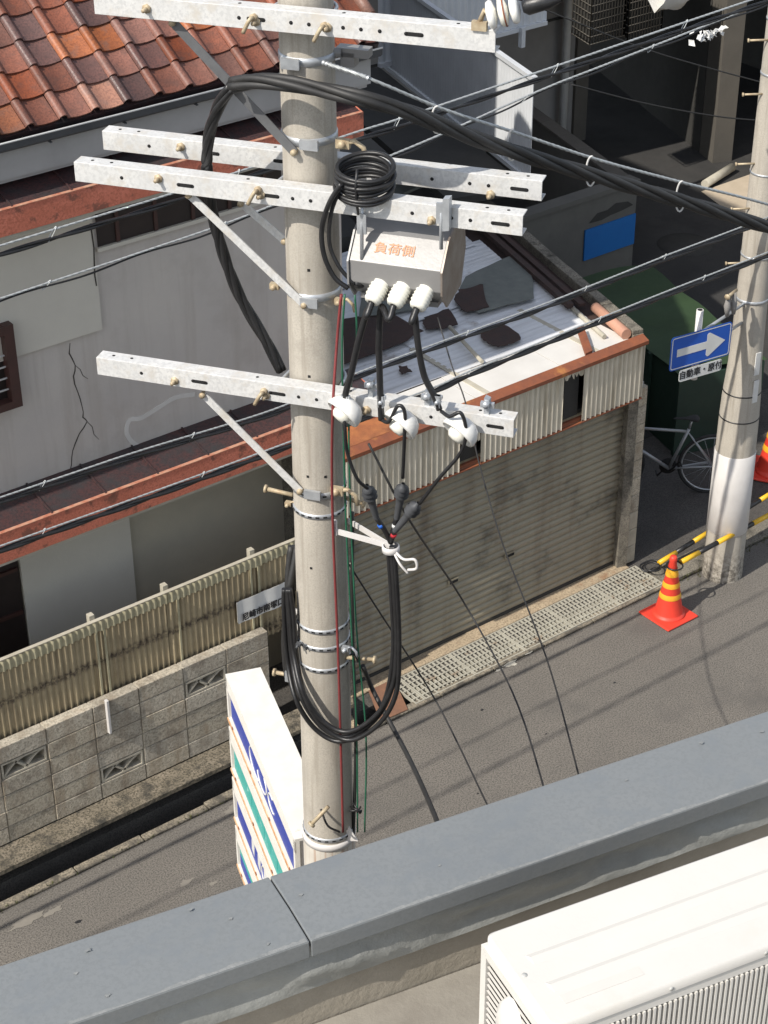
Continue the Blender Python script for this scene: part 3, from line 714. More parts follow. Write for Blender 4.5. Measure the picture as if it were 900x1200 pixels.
# one way sign held off the shaft
s_c = w(821, 406, P2.y-.25)
sg = thing('one_way_sign', (s_c.x, s_c.y, s_c.z), 'blue one way arrow sign with small Japanese supplementary plate below', 'road sign')
sr = V((math.cos(R(-8)), math.sin(R(-8)), 0)); sn = V((sr.y, -sr.x, 0)); su = Z_
hw, hh_ = .318, .158
def plate(c, hw, hh, t, rad, m_, name, parent):
    pts = []
    for cx, cz, a0 in ((hw-rad, hh-rad, 0), (-hw+rad, hh-rad, 90), (-hw+rad, -hh+rad, 180), (hw-rad, -hh+rad, 270)):
        for k in range(5): a = R(a0+22.5*k); pts.append(c+sr*(cx+rad*math.cos(a))+su*(cz+rad*math.sin(a)))
    return MB().prism(pts, sn*t).build(name, m_, parent)
plate(s_c, hw, hh_, .004, .03, blue_tm, 'panel', sg)
# white border line as a thin frame
def frame_line(c, hw, hh, rad, wd, n_off, m_, parent):
    def loop(hw, hh, rad):
        pts = []
        for cx, cz, a0 in ((hw-rad, hh-rad, 0), (-hw+rad, hh-rad, 90), (-hw+rad, -hh+rad, 180), (hw-rad, -hh+rad, 270)):
            for k in range(5): a = R(a0+22.5*k); pts.append(c+sr*(cx+rad*math.cos(a))+su*(cz+rad*math.sin(a))+sn*n_off)
        return pts
    o = loop(hw, hh, rad); i = loop(hw-wd, hh-wd, max(.004, rad-wd)); n = len(o)
    return MB().add(o+i, [(k, (k+1) % n, n+(k+1) % n, n+k) for k in range(n)]).build('border', m_, parent)
frame_line(s_c, hw-.010, hh_-.010, .024, .009, .0055, signwhite, sg)
ar = [(-.25, -.035), (.06, -.035), (.06, -.095), (.075, -.11), (.09, -.108), (.255, 0), (.09, .108), (.075, .11), (.06, .095), (.06, .035), (-.25, .035)]
MB().prism([s_c+sr*a+su*b+sn*.0045 for a, b in ar], sn*.002).build('arrow', signwhite, sg)
c_s = s_c-su*.232+sr*.02
plate(c_s, .225, .055, .004, .022, signwhite, 'supplementary_plate', sg)
lettering('自動車・原付', .082, c_s+sn*.006, sr, su, ink, sg, .93, .0016)
back = s_c-sn*.05
MB().tube([back-su*.33, back+su*.32], .030, 14).build('mast', whitem, sg)
MB().lathe(back+su*.3205, Z_, [(0, 0), (.022, 0), (.022, .001)], 14).build('mast_opening', hole, sg)
for zz in (-.09, .09):
    MB().tube([back+su*zz, V((P2.x, P2.y, back.z+zz))], .014, 8).build('arm', galv_b, sg)
strap(sg, P2, .141, back.z+.09, .03); 

# =================================================================== SIDE LANE THINGS
# bicycle
bk = thing('bicycle', (12.1, 11.25, 0), 'silver framed bicycle leaning in the shade behind the thick pole', 'bicycle')
ra = V((12.47, 10.90, .33)); bd = V((-.795, .606, 0)); fa = ra+bd*1.02; side = V((.606, .795, 0))
def bp(u, z): return ra+bd*u+Z_*(z-.33)
bbk = bp(.43, .28); seat = bp(.26, .74); head_t = bp(.86, .76); head_b = bp(.90, .62)
fr = MB()
for a, b, r in ((bbk, seat, .017), (bbk, head_b, .02), (seat-Z_*.03+bd*.01, head_t, .016), (ra+side*.05, bbk, .011), (ra-side*.05, bbk, .011), (ra+side*.05, seat-Z_*.05, .009), (ra-side*.05, seat-Z_*.05, .009), (head_t+Z_*.03, head_b, .02)):
    fr.tube([a, b], r, 8)
fr.build('frame', bikef, bk)
MB().tube([head_b, bp(.93, .5), fa+side*.05], .011, 8).tube([head_b, bp(.93, .5)-side*.04, fa-side*.05], .011, 8).build('fork', bikef, bk)
for c in (ra, fa):
    rim = [c+bd*math.cos(a)*.33+Z_*math.sin(a)*.33 for a in [k*2*math.pi/36 for k in range(37)]]
    wl = MB().tube(rim, .017, 8, cap=False).build('wheel', tyre, bk)
    rim = [c+bd*math.cos(a)*.305+Z_*math.sin(a)*.305 for a in [k*2*math.pi/36 for k in range(37)]]
    MB().tube(rim, .009, 6, cap=False).build('rim', galv_b, wl)
    sp = MB()
    for k in range(18):
        a = k*2*math.pi/18; sp.tube([c+side*(.02 if k % 2 else -.02), c+bd*math.cos(a+.2)*.3+Z_*math.sin(a+.2)*.3], .0016, 4)
    sp.build('spokes', galv_b, wl)
MB().tube([seat, seat+Z_*.1-bd*.02], .013, 8).build('seat_post', bikef, bk)
sdl = seat+Z_*.12
m = MB(); m.lathe(sdl-bd*.10, bd, [(0, 0), (.055, .02), (.06, .06), (.025, .14), (.018, .24), (0, .27)], 12)
for v in m.v: v.z = sdl.z+(v.z-sdl.z)*.45
m.build('saddle', tyre, bk)
MB().tube([head_t+Z_*.03, head_t+Z_*.12+bd*.03], .014, 8).tube(spline([head_t+Z_*.12+bd*.03-side*.26-bd*.05, head_t+Z_*.13+bd*.06-side*.1, head_t+Z_*.13+bd*.06+side*.1, head_t+Z_*.12+bd*.03+side*.26-bd*.05]), .012, 8).build('handlebar', tyre, bk)
MB().tube([bbk+side*.06, bbk+side*.06+bd*.1-Z_*.12, bbk+side*.16+bd*.1-Z_*.12], .01, 6).tube([bbk-side*.06, bbk-side*.06-bd*.1+Z_*.12, bbk-side*.16-bd*.1+Z_*.12], .01, 6).lathe(bbk+side*.05, side, [(0, 0), (.09, 0), (.09, .006), (0, .006)], 20).build('crank', tyre, bk)

# green sheeted store
K = V((12.72, 11.62, 0))
gs = thing('sheeted_waste_store', K, 'dark green box store covered with green sheeting in the side lane', 'waste store')
LA, LE, HG = 2.5, .98, .95
MB().prism([K, K+A_*LA, K+A_*LA+E_*LE, K+E_*LE], (0, 0, HG-.03)).build('body', greend, gs)
mb = MB(); nu, nv = 16, 8; vs = []
for i in range(nu+1):
    for j in range(nv+1):
        u = i/nu; v = j/nv
        vs.append(K+A_*(LA*u)+E_*(-.03+(LE+.06)*v)+Z_*(HG+.05*math.sin(v*math.pi)*(.6+.4*math.sin(u*9))+.015*math.sin(u*17+v*5)))
mb.add(vs, [(i*(nv+1)+j, (i+1)*(nv+1)+j, (i+1)*(nv+1)+j+1, i*(nv+1)+j+1) for i in range(nu) for j in range(nv)], 0, True); mb.build('sheeting', greenm, gs)
for i in range(5): MB().obb(K+A_*(LA*i/4)-E_*.03+Z_*(HG/2), (A_, E_, Z_), (.025, .02, HG/2-.02)).build('post', greend, gs)

# low wall with blue board
HWz = 1.2
q1 = g(747, 215, HWz); q0 = V((q1.x-2.9, q1.y-.05, HWz))
lw = thing('enclosure_wall', (q1.x, q1.y, 0), 'low grey lane wall with a blank blue board on its face', 'wall')
MB().prism([V((q0.x, q1.y, 0)), V((q1.x, q1.y, 0)), V((q1.x, q1.y+.14, 0)), V((q0.x, q1.y+.14, 0))], (0, 0, HWz)).build('front_wall', alleyw, lw)
MB().box((q0.x, q1.y-.03, HWz+.002), (q1.x+.02, q1.y+.17, HWz+.06)).build('coping', alleyw, lw)
bb0 = w(684, 306, q1.y-.02); bb1 = w(746, 250, q1.y-.02)
MB().box((bb0.x, q1.y-.022, bb0.z), (q1.x-.01, q1.y-.003, bb1.z)).build('blue_board', bluep, lw)
s1 = V((q1.x, q1.y+.18, 0)); 
MB().prism([s1, s1+A_*4.6, s1+A_*4.6-E_*.16, s1-E_*.16], (0, 0, HWz)).build('side_wall', alleyw, lw)
for i in range(9):
    a = s1+A_*(i*.51)+Z_*(HWz+.002)+E_*.02; MB().prism([a, a+A_*.5, a+A_*.5-E_*.20, a-E_*.20], (0, 0, .05)).build('coping_stone', pillar_m, lw, .006)
sm_ = [w(a, b, q1.y-.004) for a, b in ((690, 262), (700, 250), (712, 246), (722, 238), (736, 236), (742, 240), (728, 247), (716, 252), (705, 258))]
MB().prism(sm_, (0, .002, 0)).build('dark_stain', alleywd, lw)

# neighbour house behind the garage, with a corrugated veranda screen
nb = thing('neighbour_building', (11.8, 13.6, 0), 'dark walled neighbouring building with grey corrugated veranda screen behind the garage', 'building')
F0 = V((11.2, 13.62, 0)); NH = 6.0
MB().prism([V((3.0, 15.5, 0)), V((8.3, 15.5, 0)), V((8.3, 13.56, 0)), V((8.88, 13.56, 0)), V((8.88, 22, 0)), V((3.0, 22, 0))], (0, 0, 9.6)).build('rear_shade_block', alleywd, nb)  # unseen height and front strip shaped to shade the lane and screen
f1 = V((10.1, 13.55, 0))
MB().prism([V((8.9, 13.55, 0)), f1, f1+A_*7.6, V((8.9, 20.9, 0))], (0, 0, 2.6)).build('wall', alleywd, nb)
vp0 = V((11.765, 13.0, 0))
def side_corr(p0, L, z0, z1, pitch, amp, m_, name, parent, normal=None, d=None):
    d = d or A_; nn = V((d.y, -d.x, 0)); mb = MB(); n = int(L/pitch*6); vs = []
    for i in range(n+1):
        u = L*i/n; q = p0+d*u-nn*(amp*math.cos(2*math.pi*u/pitch)); vs += [q+Z_*z0, q+Z_*z1]
    mb.add(vs, [(2*i, 2*i+2, 2*i+3, 2*i+1) for i in range(n)], 0, True)
    return mb.build(name, m_, parent)
side_corr(vp0, 3.95, 2.9, 3.9, .066, .012, corrw, 'veranda_screen', nb)
MB().obb(vp0+A_*1.975+Z_*3.925, (A_, E_, Z_), (1.98, .03, .022)).build('top_rail', corrw, nb)
MB().obb(vp0+A_*1.975+Z_*2.875, (A_, E_, Z_), (1.98, .03, .022)).build('bottom_rail', corrw, nb)
MB().prism([vp0-E_*.04+Z_*2.75, vp0-E_*.04+A_*3.9+Z_*2.75, vp0+A_*3.9-E_*.9+Z_*2.75, vp0-E_*.9+Z_*2.75], (0, 0, .08)).build('veranda_floor', alleywd, nb)
# second screen, facing the street, higher
sv = w(640, 20, 16.5); sv0 = w(540, 30, 16.5)
side_corr(V((sv0.x-1.2, 16.5, 0)), sv.x-sv0.x+1.2, w(600, 34, 16.5).z, w(600, 34, 16.5).z+1.0, .10, .014, corrw, 'veranda_screen', nb, d=X_)
MB().box((sv0.x-1.2, 16.47, w(600, 34, 16.5).z-.05), (sv.x, 16.53, w(600, 34, 16.5).z-.002)).build('bottom_rail', corrw, nb)
for k_ in range(2): MB().obb(w(612, 34, 16.45)-Z_*.1-X_*(.6*k_), (X_, Y_, Z_), (.03, .03, .12)).build('bracket', corrw, nb)
# beams and ducts in the gap
for a, b, m_ in (((470, 128), (540, 205), corrw), ((425, 95), (500, 178), alleyw), ((400, 190), (470, 228), roofg)):
    p, q = g(*a, 2.2), g(*b, 2.2)
    MB().obb((p+q)/2, ((q-p).normalized(), (q-p).normalized().cross(Z_), Z_), ((q-p).length/2, .06, .05)).build('beam', m_, nb)
MB().prism([g(440, 205, 2.3), g(478, 190, 2.3), g(505, 215, 2.3), g(460, 235, 2.3)], (0, 0, .03)).build('tin_sheet', roofg, nb)

# pilotis building at the end of the lane
pb = thing('pilotis_building', (18.5, 18.5, 0), 'building raised on pillars with a dark parking space beneath', 'building')
w0 = g(833, 190, 0); w1 = g(743, 117, 0); ad = (w1-w0).normalized()
en = V((ad.y, -ad.x, 0)); 
if en.x < 0: en = -en
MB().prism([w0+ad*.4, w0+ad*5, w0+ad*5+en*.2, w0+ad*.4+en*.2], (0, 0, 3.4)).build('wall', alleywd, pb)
MB().prism([w0-ad*.05, w0+ad*.38, w0+ad*.38+en*.30, w0-ad*.05+en*.30], (0, 0, 3.42)).build('pillar', pillar_m, pb)
p = w0-ad*.052+en*.2+Z_*2.75
MB().obb(p, (en, ad, Z_), (.09, .005, .14)).build('notice_plate', signwhite, pb)
MB().obb(p+Z_*.02-ad*.006, (en, ad, Z_), (.05, .002, .07)).build('notice_print', alleyw, pb)
MB().prism([V((14.5, 16.9+1.0, 3.45)), V((24, 16.2+.6, 3.45)), V((26, 26, 3.45)), V((14.5, 26, 3.45))], (0, 0, 3.2)).build('upper_storey', alleywd, pb)
cw = 19.0
MB().prism([V((20.6, 11.2, 0)), V((30, 11.2, 0)), V((30, 26, 0)), V((22.5, 26, 0)), V((22.5, 16.5, 0)), V((20.6, 16.5, 0))], (0, 0, 9)).build('added_sky_block', alleyw, pb)  # unseen block added to cut sky light and darken the lane
a = w(610, 140, cw); b = w(655, 140, cw)
MB().box((a.x-3.5, cw, 0), (b.x+.25, cw+.3, 3.44)).build('end_wall', paleg, pb)
MB().box((a.x-3.5, cw-.03, 1.9), (b.x+.1, cw-.002, 1.93)).build('joint_strip', alleywd, pb)
MB().box((b.x+.251, cw-.05, 0), (b.x+.50, cw+.35, 3.44)).build('pillar', pillar_m, pb)
dp = w(661, 60, cw-.1)
MB().tube([(dp.x, cw-.14, 0), (dp.x, cw-.14, 6)], .06, 12).build('downpipe', pipem, pb)
MB().tube(spline([(dp.x, cw-.14, 2.7), (dp.x+.2, cw-.16, 2.75), (dp.x+.45, cw-.16, 2.85), (dp.x+.55, cw-.16, 2.85)]), .05, 10).build('branch_pipe', pipem, pb)
for zz in (1.2, 2.5, 3.3): strap(pb, (dp.x, cw-.14), .061, zz, .05, paleg, 'pipe_bracket')
# lattice cages at first floor level
for a, b in ((672, 703), (716, 745)):
    c0 = w(a, 0, 17.6); c1_ = w(b, 0, 17.6)
    lc = thing('lattice_cage', (c0.x, 17.6, 3.0), 'dark wire lattice cage %s' % ('next to the white downpipe' if a == 672 else 'beside the white tarpaulin'), 'cage', 'wire lattice cages')
    m = MB(); z0 = w(a, 30 if a == 672 else 26, 17.6).z-.1; wdt = .62; dd = .5; hg = 1.4
    def P(u, v, z): return V((c0.x, 17.6, 0))+X_*u-A_*v+Z_*z
    for i in range(13):
        u = wdt*i/12; m.tube([P(u, dd, z0), P(u, dd, z0+hg)], .008, 4)
        v = dd*i/12
        if i % 2 == 0: m.tube([P(0, v, z0), P(0, v, z0+hg)], .008, 4); m.tube([P(wdt, v, z0), P(wdt, v, z0+hg)], .008, 4)
    for j in range(15):
        z = z0+hg*j/14; m.tube([P(0, dd, z), P(wdt, dd, z)], .008, 4); m.tube([P(0, 0, z), P(0, dd, z)], .008, 4)
    m.build('wires', pillar_m, lc)
    MB().prism([P(.02, .46, z0+.02), P(wdt-.02, .46, z0+.02), P(wdt-.02, .02, z0+.02), P(.02, .02, z0+.02)], (0, 0, hg-.05)).build('inner_box', alleywd, lc)
# white tarpaulin bundle
tc0 = w(768, 0, 16.4); tc1 = w(850, -18, 16.4)
mb = MB(); nu, nv = 24, 12; vs = []
for i in range(nu+1):
    for j in range(nv+1):
        u = i/nu; v = j/nv; a = v*2*math.pi
        rr = (.25+.05*math.sin(u*7)+.04*math.sin(a*3+u*8)+.03*math.sin(a*7-u*15))*(.45+.55*math.sin(math.pi*min(1, u*.8+.2)))*(1.25 if 1.9 < (a+math.pi/2)%(2*math.pi) < 3.2 else 1)
        c = V((tc0.x+(tc1.x-tc0.x)*u*1.1, 16.4, tc0.z+.08+.28*u+.05*math.sin(u*5)))
        vs.append(c+Y_*(rr*math.cos(a))+Z_*(rr*1.0*math.sin(a)))
mb.add(vs, [(i*(nv+1)+j, (i+1)*(nv+1)+j, (i+1)*(nv+1)+j+1, i*(nv+1)+j+1) for i in range(nu) for j in range(nv)], 0, True)
tag(mb.build('tarpaulin', tarpm, org=tc0), 'crumpled white tarpaulin bundled above the dark parking space', 'tarpaulin')
# lit paving and log
S(MB().prism([V((17.5, 14.5, .003)), V((24, 13.9, .003)), V((25, 16.6, .003)), V((18.1, 16.5, .003))], (0, 0, .006)).build('paving', paving))
l0 = g(826, 216, .08); l1 = g(858, 196, .08)
tag(MB().tube([l0, l1], .06, 12).build('timber_post', cream), 'pale round timber lying on the sunny paving patch', 'timber')

# =================================================================== NEAR BUILDING: coping, wall, roof floor
o0 = g(0, 1130, 6.65); CW = .262
def BB(u, v, z): return V((o0.x, o0.y, 0))+B_*u+BN*v+Z_*z      # v: + away from camera, 0 = outer edge
pa = thing('roof_parapet', BB(1.5, -.13, 6.3), 'grey painted roof parapet with metal coping across the foreground', 'parapet')
seam = (g(340, 1065, 6.65)-V((o0.x, o0.y, 6.65))).dot(B_)
cuts = [-3.0, seam-1.82, seam, seam+1.82, seam+3.6]
for a, b in zip(cuts, cuts[1:]):
    a_, b_ = a+.002, b-.002
    prof = [(0, 6.645), (-CW*.5, 6.652), (-CW, 6.65), (-CW, 6.595), (-CW+.008, 6.595), (-CW+.008, 6.63), (-.008, 6.63), (-.008, 6.56), (0, 6.56)]
    MB().prism([BB(a_, v, z) for v, z in prof], B_*(b_-a_)).build('coping', capm, pa, .003)
    MB().prism([BB(a_+.02, v, z) for v, z in [(-.02, 6.628), (-CW+.02, 6.628), (-CW+.02, 6.61), (-.02, 6.61)]], B_*(b_-a_-.04)).build('coping_bed', gutterm, pa)
MB().prism([BB(-3, v, z) for v, z in [(-.03, 0), (-.03, 6.62), (-CW+.055, 6.62), (-CW+.055, 0)]], B_*8.2).build('wall', wallt, pa)
# wrinkled membrane flashing
mb = MB(); vs = []; n = 240; m_ = 6
for i in range(n+1):
    u = -3+8.2*i/n
    for j in range(m_+1):
        z = 6.605-.15*j/m_
        bul = .010*math.sin(u*5.3+j*.7+math.sin(u*2.1))+.008*math.sin(u*14.1-j*1.3+2*math.sin(u*3))+.005*math.sin(u*33+j*1.7+3*math.sin(u*7))
        vs.append(BB(u, -CW+.045-.014-bul*math.sin(j/m_*3), z-.004*math.sin(u*2.3)))
mb.add(vs, [(i*(m_+1)+j, (i+1)*(m_+1)+j, (i+1)*(m_+1)+j+1, i*(m_+1)+j+1) for i in range(n) for j in range(m_)], 0, True)
mb.build('membrane_flashing', membr, pa)
S(MB().prism([BB(-3, -CW+.05, 6.2), BB(5.2, -CW+.05, 6.2), BB(5.2, -6, 6.2), BB(-3, -6, 6.2)], (0, 0, .1)).build('roof_floor', roofloor))

# =================================================================== AIR CONDITIONER
az = 6.94; ac0 = g(568, 1094, az)
BA = V((math.cos(R(-12.4)), math.sin(R(-12.4)), 0)); BC = V((BA.y, -BA.x, 0))    # BC: toward camera
ac = thing('air_conditioner', ac0-Z_*(az-6.3), 'white air conditioner outdoor unit on the roof in the foreground', 'air conditioner')
acg2 = mat('ac_dusty_white', (.585, .565, .52), (.565, .545, .505), 20, .6)
def AC(u, v, z): return ac0+BA*u+BC*v+Z_*z
Wd, Dp = .84, .31
# lid with rounded corners
def rrect(u0, u1, v0, v1, r, z):
    pts = []
    for cu_, cv, a0 in ((u1-r, v1-r, 0), (u0+r, v1-r, 90), (u0+r, v0+r, 180), (u1-r, v0+r, 270)):
        for k in range(5): a = R(a0+22.5*k); pts.append(AC(cu_+r*math.cos(a), cv+r*math.sin(a), z))
    return pts
l = MB(); P0 = rrect(0, Wd, 0, Dp, .02, -.028); P1 = rrect(0, Wd, 0, Dp, .02, -.005); P2_ = rrect(.006, Wd-.006, .006, Dp-.006, .018, 0)
n = len(P0); l.add(P0+P1+P2_, [(k, (k+1) % n, n+(k+1) % n, n+k) for k in range(n)]+[(n+k, n+(k+1) % n, 2*n+(k+1) % n, 2*n+k) for k in range(n)], 0, True)
l.add(P2_, [tuple(range(n))]); l.build('lid', acm, ac)
for v in (.10, .19):
    MB().prism([AC(.05, v, .0005), AC(Wd-.05, v, .0005), AC(Wd-.055, v+.012, .0045), AC(.055, v+.012, .0045)], BC*.02-Z_*.0045).build('lid_rib', acg2, ac)
MB().prism([AC(.004, .004, -.03), AC(Wd-.004, .004, -.03), AC(Wd-.004, Dp-.02, -.03), AC(.004, Dp-.02, -.03)], (0, 0, -.55)).build('casing', hole, ac)
sd_ = MB()
# left side: frame and slanted louvres
sd_.obb(AC(.0, .012, -.31), (BA, BC, Z_), (.008, .012, .28)); sd_.obb(AC(.0, Dp-.03, -.31), (BA, BC, Z_), (.008, .014, .28)); sd_.obb(AC(0, Dp/2-.01, -.04), (BA, BC, Z_), (.008, Dp/2-.02, .012))
sd_.build('side_frame', acm, ac)
lv = MB()
for k in range(26):
    z = -.06-k*.019; lv.obb(AC(-.002, Dp/2-.01, z), (BA, BC, (Z_+BA*-.5).normalized()), (.003, Dp/2-.04, .006))
lv.build('side_louvre', acm, ac)
hd = MB(); pts = [(-.012, .10, -.06), (-.03, .12, -.10), (-.03, .16, -.18), (-.012, .20, -.24)]
hd.lathe(AC(-.004, .15, -.15), -BA, [(.0, .03), (.03, .028), (.045, .018), (.05, 0)], 16)
for v in hd.v: v.z = ac0.z-.15+(v.z-(ac0.z-.15))*1.7
hd.build('handle_cover', acm, ac)
fr_ = MB(); fr_.obb(AC(Wd/2, Dp-.012, -.045), (BA, BC, Z_), (Wd/2-.006, .008, .014)); fr_.build('front_trim', acm, ac)
MB().obb(AC(Wd/2, Dp-.006, -.0285), (BA, BC, Z_), (Wd/2-.01, .004, .0035)).build('trim_line', acg, ac)
gl = MB()
for k in range(int(Wd/.0135)):
    u = .02+k*.0135; gl.obb(AC(u, Dp-.008, -.31), (BA, BC, Z_), (.0028, .008, .25))
for j in range(5): gl.obb(AC(Wd/2, Dp-.015, -.10-j*.1), (BA, BC, Z_), (Wd/2-.02, .003, .004))
o = gl.build('grille', acm, ac); o['kind'] = 'stuff'
for u in (.12, .7): MB().obb(AC(u, Dp/2, -.605), (BA, BC, Z_), (.05, Dp/2+.03, .03)).build('foot', acg, ac)

for u in (.05, .30, .55, .79):
    MB().lathe(AC(u, Dp+.0005, -.016), BC, [(.006, 0), (.006, .0015), (0, .002)], 10).build('screw', acg, ac)
for u in (.02, Wd-.02): MB().lathe(AC(u, .15, .0002), Z_, [(.007, 0), (.006, .0018), (0, .002)], 10).build('screw', acg, ac)
MB().prism([AC(.06, .235, .0003), AC(.26, .235, .0003), AC(.26, .262, .0003), AC(.06, .262, .0003)], (0, 0, .0006)).build('faded_label', acg2, ac)
# =================================================================== MAIN POLE
PC = V((4.3, 6.145, 0))
La = R(124.7); L_ = V((math.cos(La), math.sin(La), 0)); N_ = V((-L_.y, L_.x, 0))
if N_.dot(-PC) < 0: N_ = -N_
def AP(t, s, z): return PC+L_*t+N_*s+Z_*z
def ap(px, py, s=0): return pl(px, py, PC+N_*s, N_)
def at_(px, py, s=0): p = ap(px, py, s); return ((p-PC).dot(L_), p.z)
def rp(z): return .146-.0042*z
mp = thing('utility_pole', PC, 'tall grey concrete utility pole with four steel crossarms in the foreground', 'utility pole', 'concrete utility poles')
MB().lathe(PC, Z_, [(rp(0), 0), (rp(3), 3), (rp(6), 6), (rp(9), 9), (rp(11), 11), (0, 11)], 48).build('shaft', conc, mp)
# conduit groove on the shaded side
def perf_strap(px, py, parent=mp, h=.022, m_=galv_b, slots=True):
    z = ap(px, py, .12).z; r = rp(z); o = strap(parent, PC, r, z-h/2, h, m_, 'band')
    if slots:
        sl = MB()
        for k in range(22):
            a = 2*math.pi*k/22; d = V((math.cos(a), math.sin(a), 0)); sl.obb(PC+d*(r+.0052)+Z_*z, (V((-d.y, d.x, 0)), d, Z_), (.009, .0012, .004))
        sl.build('band_slots', hole, o)['kind'] = 'stuff'
    return z
for q in ((372, 76), (370, 170), (375, 352), (375, 583), (375, 607), (380, 742), (380, 762), (380, 787), (385, 985)):
    perf_strap(*q, h=.036 if q[1] in (76, 170, 352, 583) else .026, slots=q[1] not in (76, 170, 352))
for (x, y) in ((362, 316), (363, 440), (362, 557), (366, 664), (382, 560)):
    p = ap(x, y, .11); d = (p-PC); d.z = 0
    MB().obb(PC+d.normalized()*(rp(p.z))+Z_*p.z, (V((-d.y, d.x, 0)).normalized(), d.normalized(), Z_), (.006, .0015, .006)).build('bolt_hole', hole, mp)
for a, b, s in (((343, 580), (313, 573), .0), ((345, 792), (323, 788), .0), ((404, 770), (438, 773), .02), ((404, 583), (425, 590), .02), ((385, 945), (366, 965), .2)):
    p, q = ap(*a, s), ap(*b, s if b[0] != 366 else .26); bolt(mp, p, q-p, (q-p).length, .011)
# crossarms
ARM_H, ARM_D = .088, .075
def crossarm(zbot, t0, t1, s, holes, label):
    ca = thing('crossarm', AP(0, s, zbot), label, 'crossarm', 'galvanised crossarms on the main pole')
    mb = MB(); tk = .006
    for (s0, s1, z0, z1) in ((s-tk, s, zbot, zbot+ARM_H), (s-ARM_D, s-tk-.0003, zbot+ARM_H-tk, zbot+ARM_H), (s-ARM_D, s-tk-.0003, zbot, zbot+tk)):
        mb.obb(AP((t0+t1)/2, (s0+s1)/2, (z0+z1)/2), (L_, N_, Z_), (abs(t1-t0)/2, (s1-s0)/2, (z1-z0)/2))
    mb.build('channel', galv, ca, .0015)
    zc = zbot+ARM_H*.48
    for kind, t in holes:
        hm = MB()
        hl = .032 if kind == 's' else 0
        for k in ((-1, 1) if hl else (0,)):
            hm.lathe(AP(t+k*hl, s-.002, zc), N_, [(.008, 0), (.008, .0032), (0, .0032)], 12)
        if hl: hm.obb(AP(t, s, zc), (L_, N_, Z_), (hl, .0012, .008))
        hm.build('slot' if hl else 'bolt_hole', hole, ca)
    for t in (t0-.07, t0-.16, t1+.07, t1+.16, .22, -.22): MB().lathe(AP(t, s-ARM_D*.55, zbot+ARM_H-.001), Z_, [(.0075, 0), (.0075, .0018), (0, .0018)], 10).build('bolt_hole', hole, ca)
    return ca
def hl(lst, s): return [(k, at_(x, y, s)[0]) for k, x, y in lst]
SF = .205
A1 = crossarm(7.657, .845, -.848, SF, hl([('h', 280, 20), ('s', 300, 22), ('h', 341, 28), ('h', 362, 30), ('h', 402, 34), ('h', 423, 37), ('h', 445, 39), ('s', 485, 43)], SF), 'topmost galvanised crossarm, cut by the top edge of the photo')
A2 = crossarm(6.91, 1.009, -.982, SF, hl([('h', 142, 202), ('s', 217, 214), ('s', 317, 230), ('h', 343, 235), ('h', 364, 238), ('h', 483, 257), ('h', 529, 263), ('h', 551, 267), ('s', 586, 272)], SF), 'front crossarm of the middle pair, carrying the grey switch box')
A2b = crossarm(6.93, 1.027, -.981, -rp(6.9)-.006, hl([('h', 174, 166), ('s', 247, 178), ('s', 330, 191), ('h', 506, 218), ('h', 550, 225), ('h', 572, 228), ('s', 608, 233)], -.12), 'rear crossarm of the middle pair, passing behind the pole')
A3 = crossarm(5.967, .994, -.975, SF, hl([('h', 166, 441), ('s', 234, 451), ('s', 325, 465), ('h', 350, 468), ('h', 371, 471), ('h', 527, 493), ('h', 505, 490), ('s', 580, 505)], SF), 'lowest galvanised crossarm carrying three white insulators')
# hardware on arms: u-bolts, tan nuts
def nut(ca, px, py, s=SF, r=.02, m_=tanbolt):
    p = ap(px, py, s); o = MB()
    o.lathe(p-N_*.004, N_, [(r, 0), (r, .012), (0, .012)], 6).lathe(p+N_*.008, N_, [(r*.45, 0), (r*.45, .03), (0, .03)], 8)
    o.build('nut', m_, ca)
for ca, q in ((A1, (172, 10)), (A1, (300, 25)), (A1, (384, 32)), (A2, (186, 209)), (A2, (306, 228)), (A2b, (212, 172)), (A2b, (575, 228)), (A3, (205, 446)), (A3, (312, 463)), (A2, (506, 258)), (A3, (430, 480))): nut(ca, *q, s=SF if ca is not A2b else -.12)
for ca, z in ((A1, 7.70), (A2, 6.95), (A3, 6.01)):
    r = rp(z)+.012; pts = [PC+Z_*z+L_*(.15*1)+N_*SF]+[PC+Z_*z+L_*r*math.cos(a)-N_*r*math.sin(a) for a in [math.pi*k/12 for k in range(13)]]+[PC+Z_*z-L_*.15+N_*SF]
    MB().tube(pts, .008, 8).build('u_bolt', galv_b, ca)
# cross braces (angle bars)
def brace(a, b, sa, sb, m_, label, tanend=True, wd=.017):
    p, q = ap(*a, sa), ap(*b, sb); d = (q-p).normalized(); u = d.cross(N_).normalized()
    t = thing('brace', q, label, 'brace', 'diagonal steel braces under the crossarms')
    mb = MB(); c = (p+q)/2; L = (q-p).length/2
    mb.obb(c, (d, u, N_), (L, wd, .003)); mb.obb(c+u*wd-N_*.012, (d, u, N_), (L, .003, .014)); mb.build('angle_bar', m_, t)
    o = MB(); o.lathe(q-N_*.01, N_, [(.014, 0), (.014, .03), (0, .03)], 6).lathe(p-N_*.01, N_, [(.014, 0), (.014, .03), (0, .03)], 6); o.build('end_bolt', tanbolt, t)
    return t
brace((203, 26), (345, 178), .16, .13, mat('black_wrapped_steel', (.16, .165, .17), (.12, .12, .125), 10, .5, .3), 'dark upper brace from the topmost crossarm down to the pole', wd=.019)  # this brace is wrapped black, so its own tone is dark
brace((222, 228), (357, 357), .17, .13, galv, 'pale middle brace from the switch box arm down to the pole')
brace((283, 238), (334, 282), -.05, -.02, galv, 'short shaded brace behind the middle arms')
brace((238, 462), (352, 575), .17, .13, galv, 'pale lower brace from the insulator arm down to the pole')
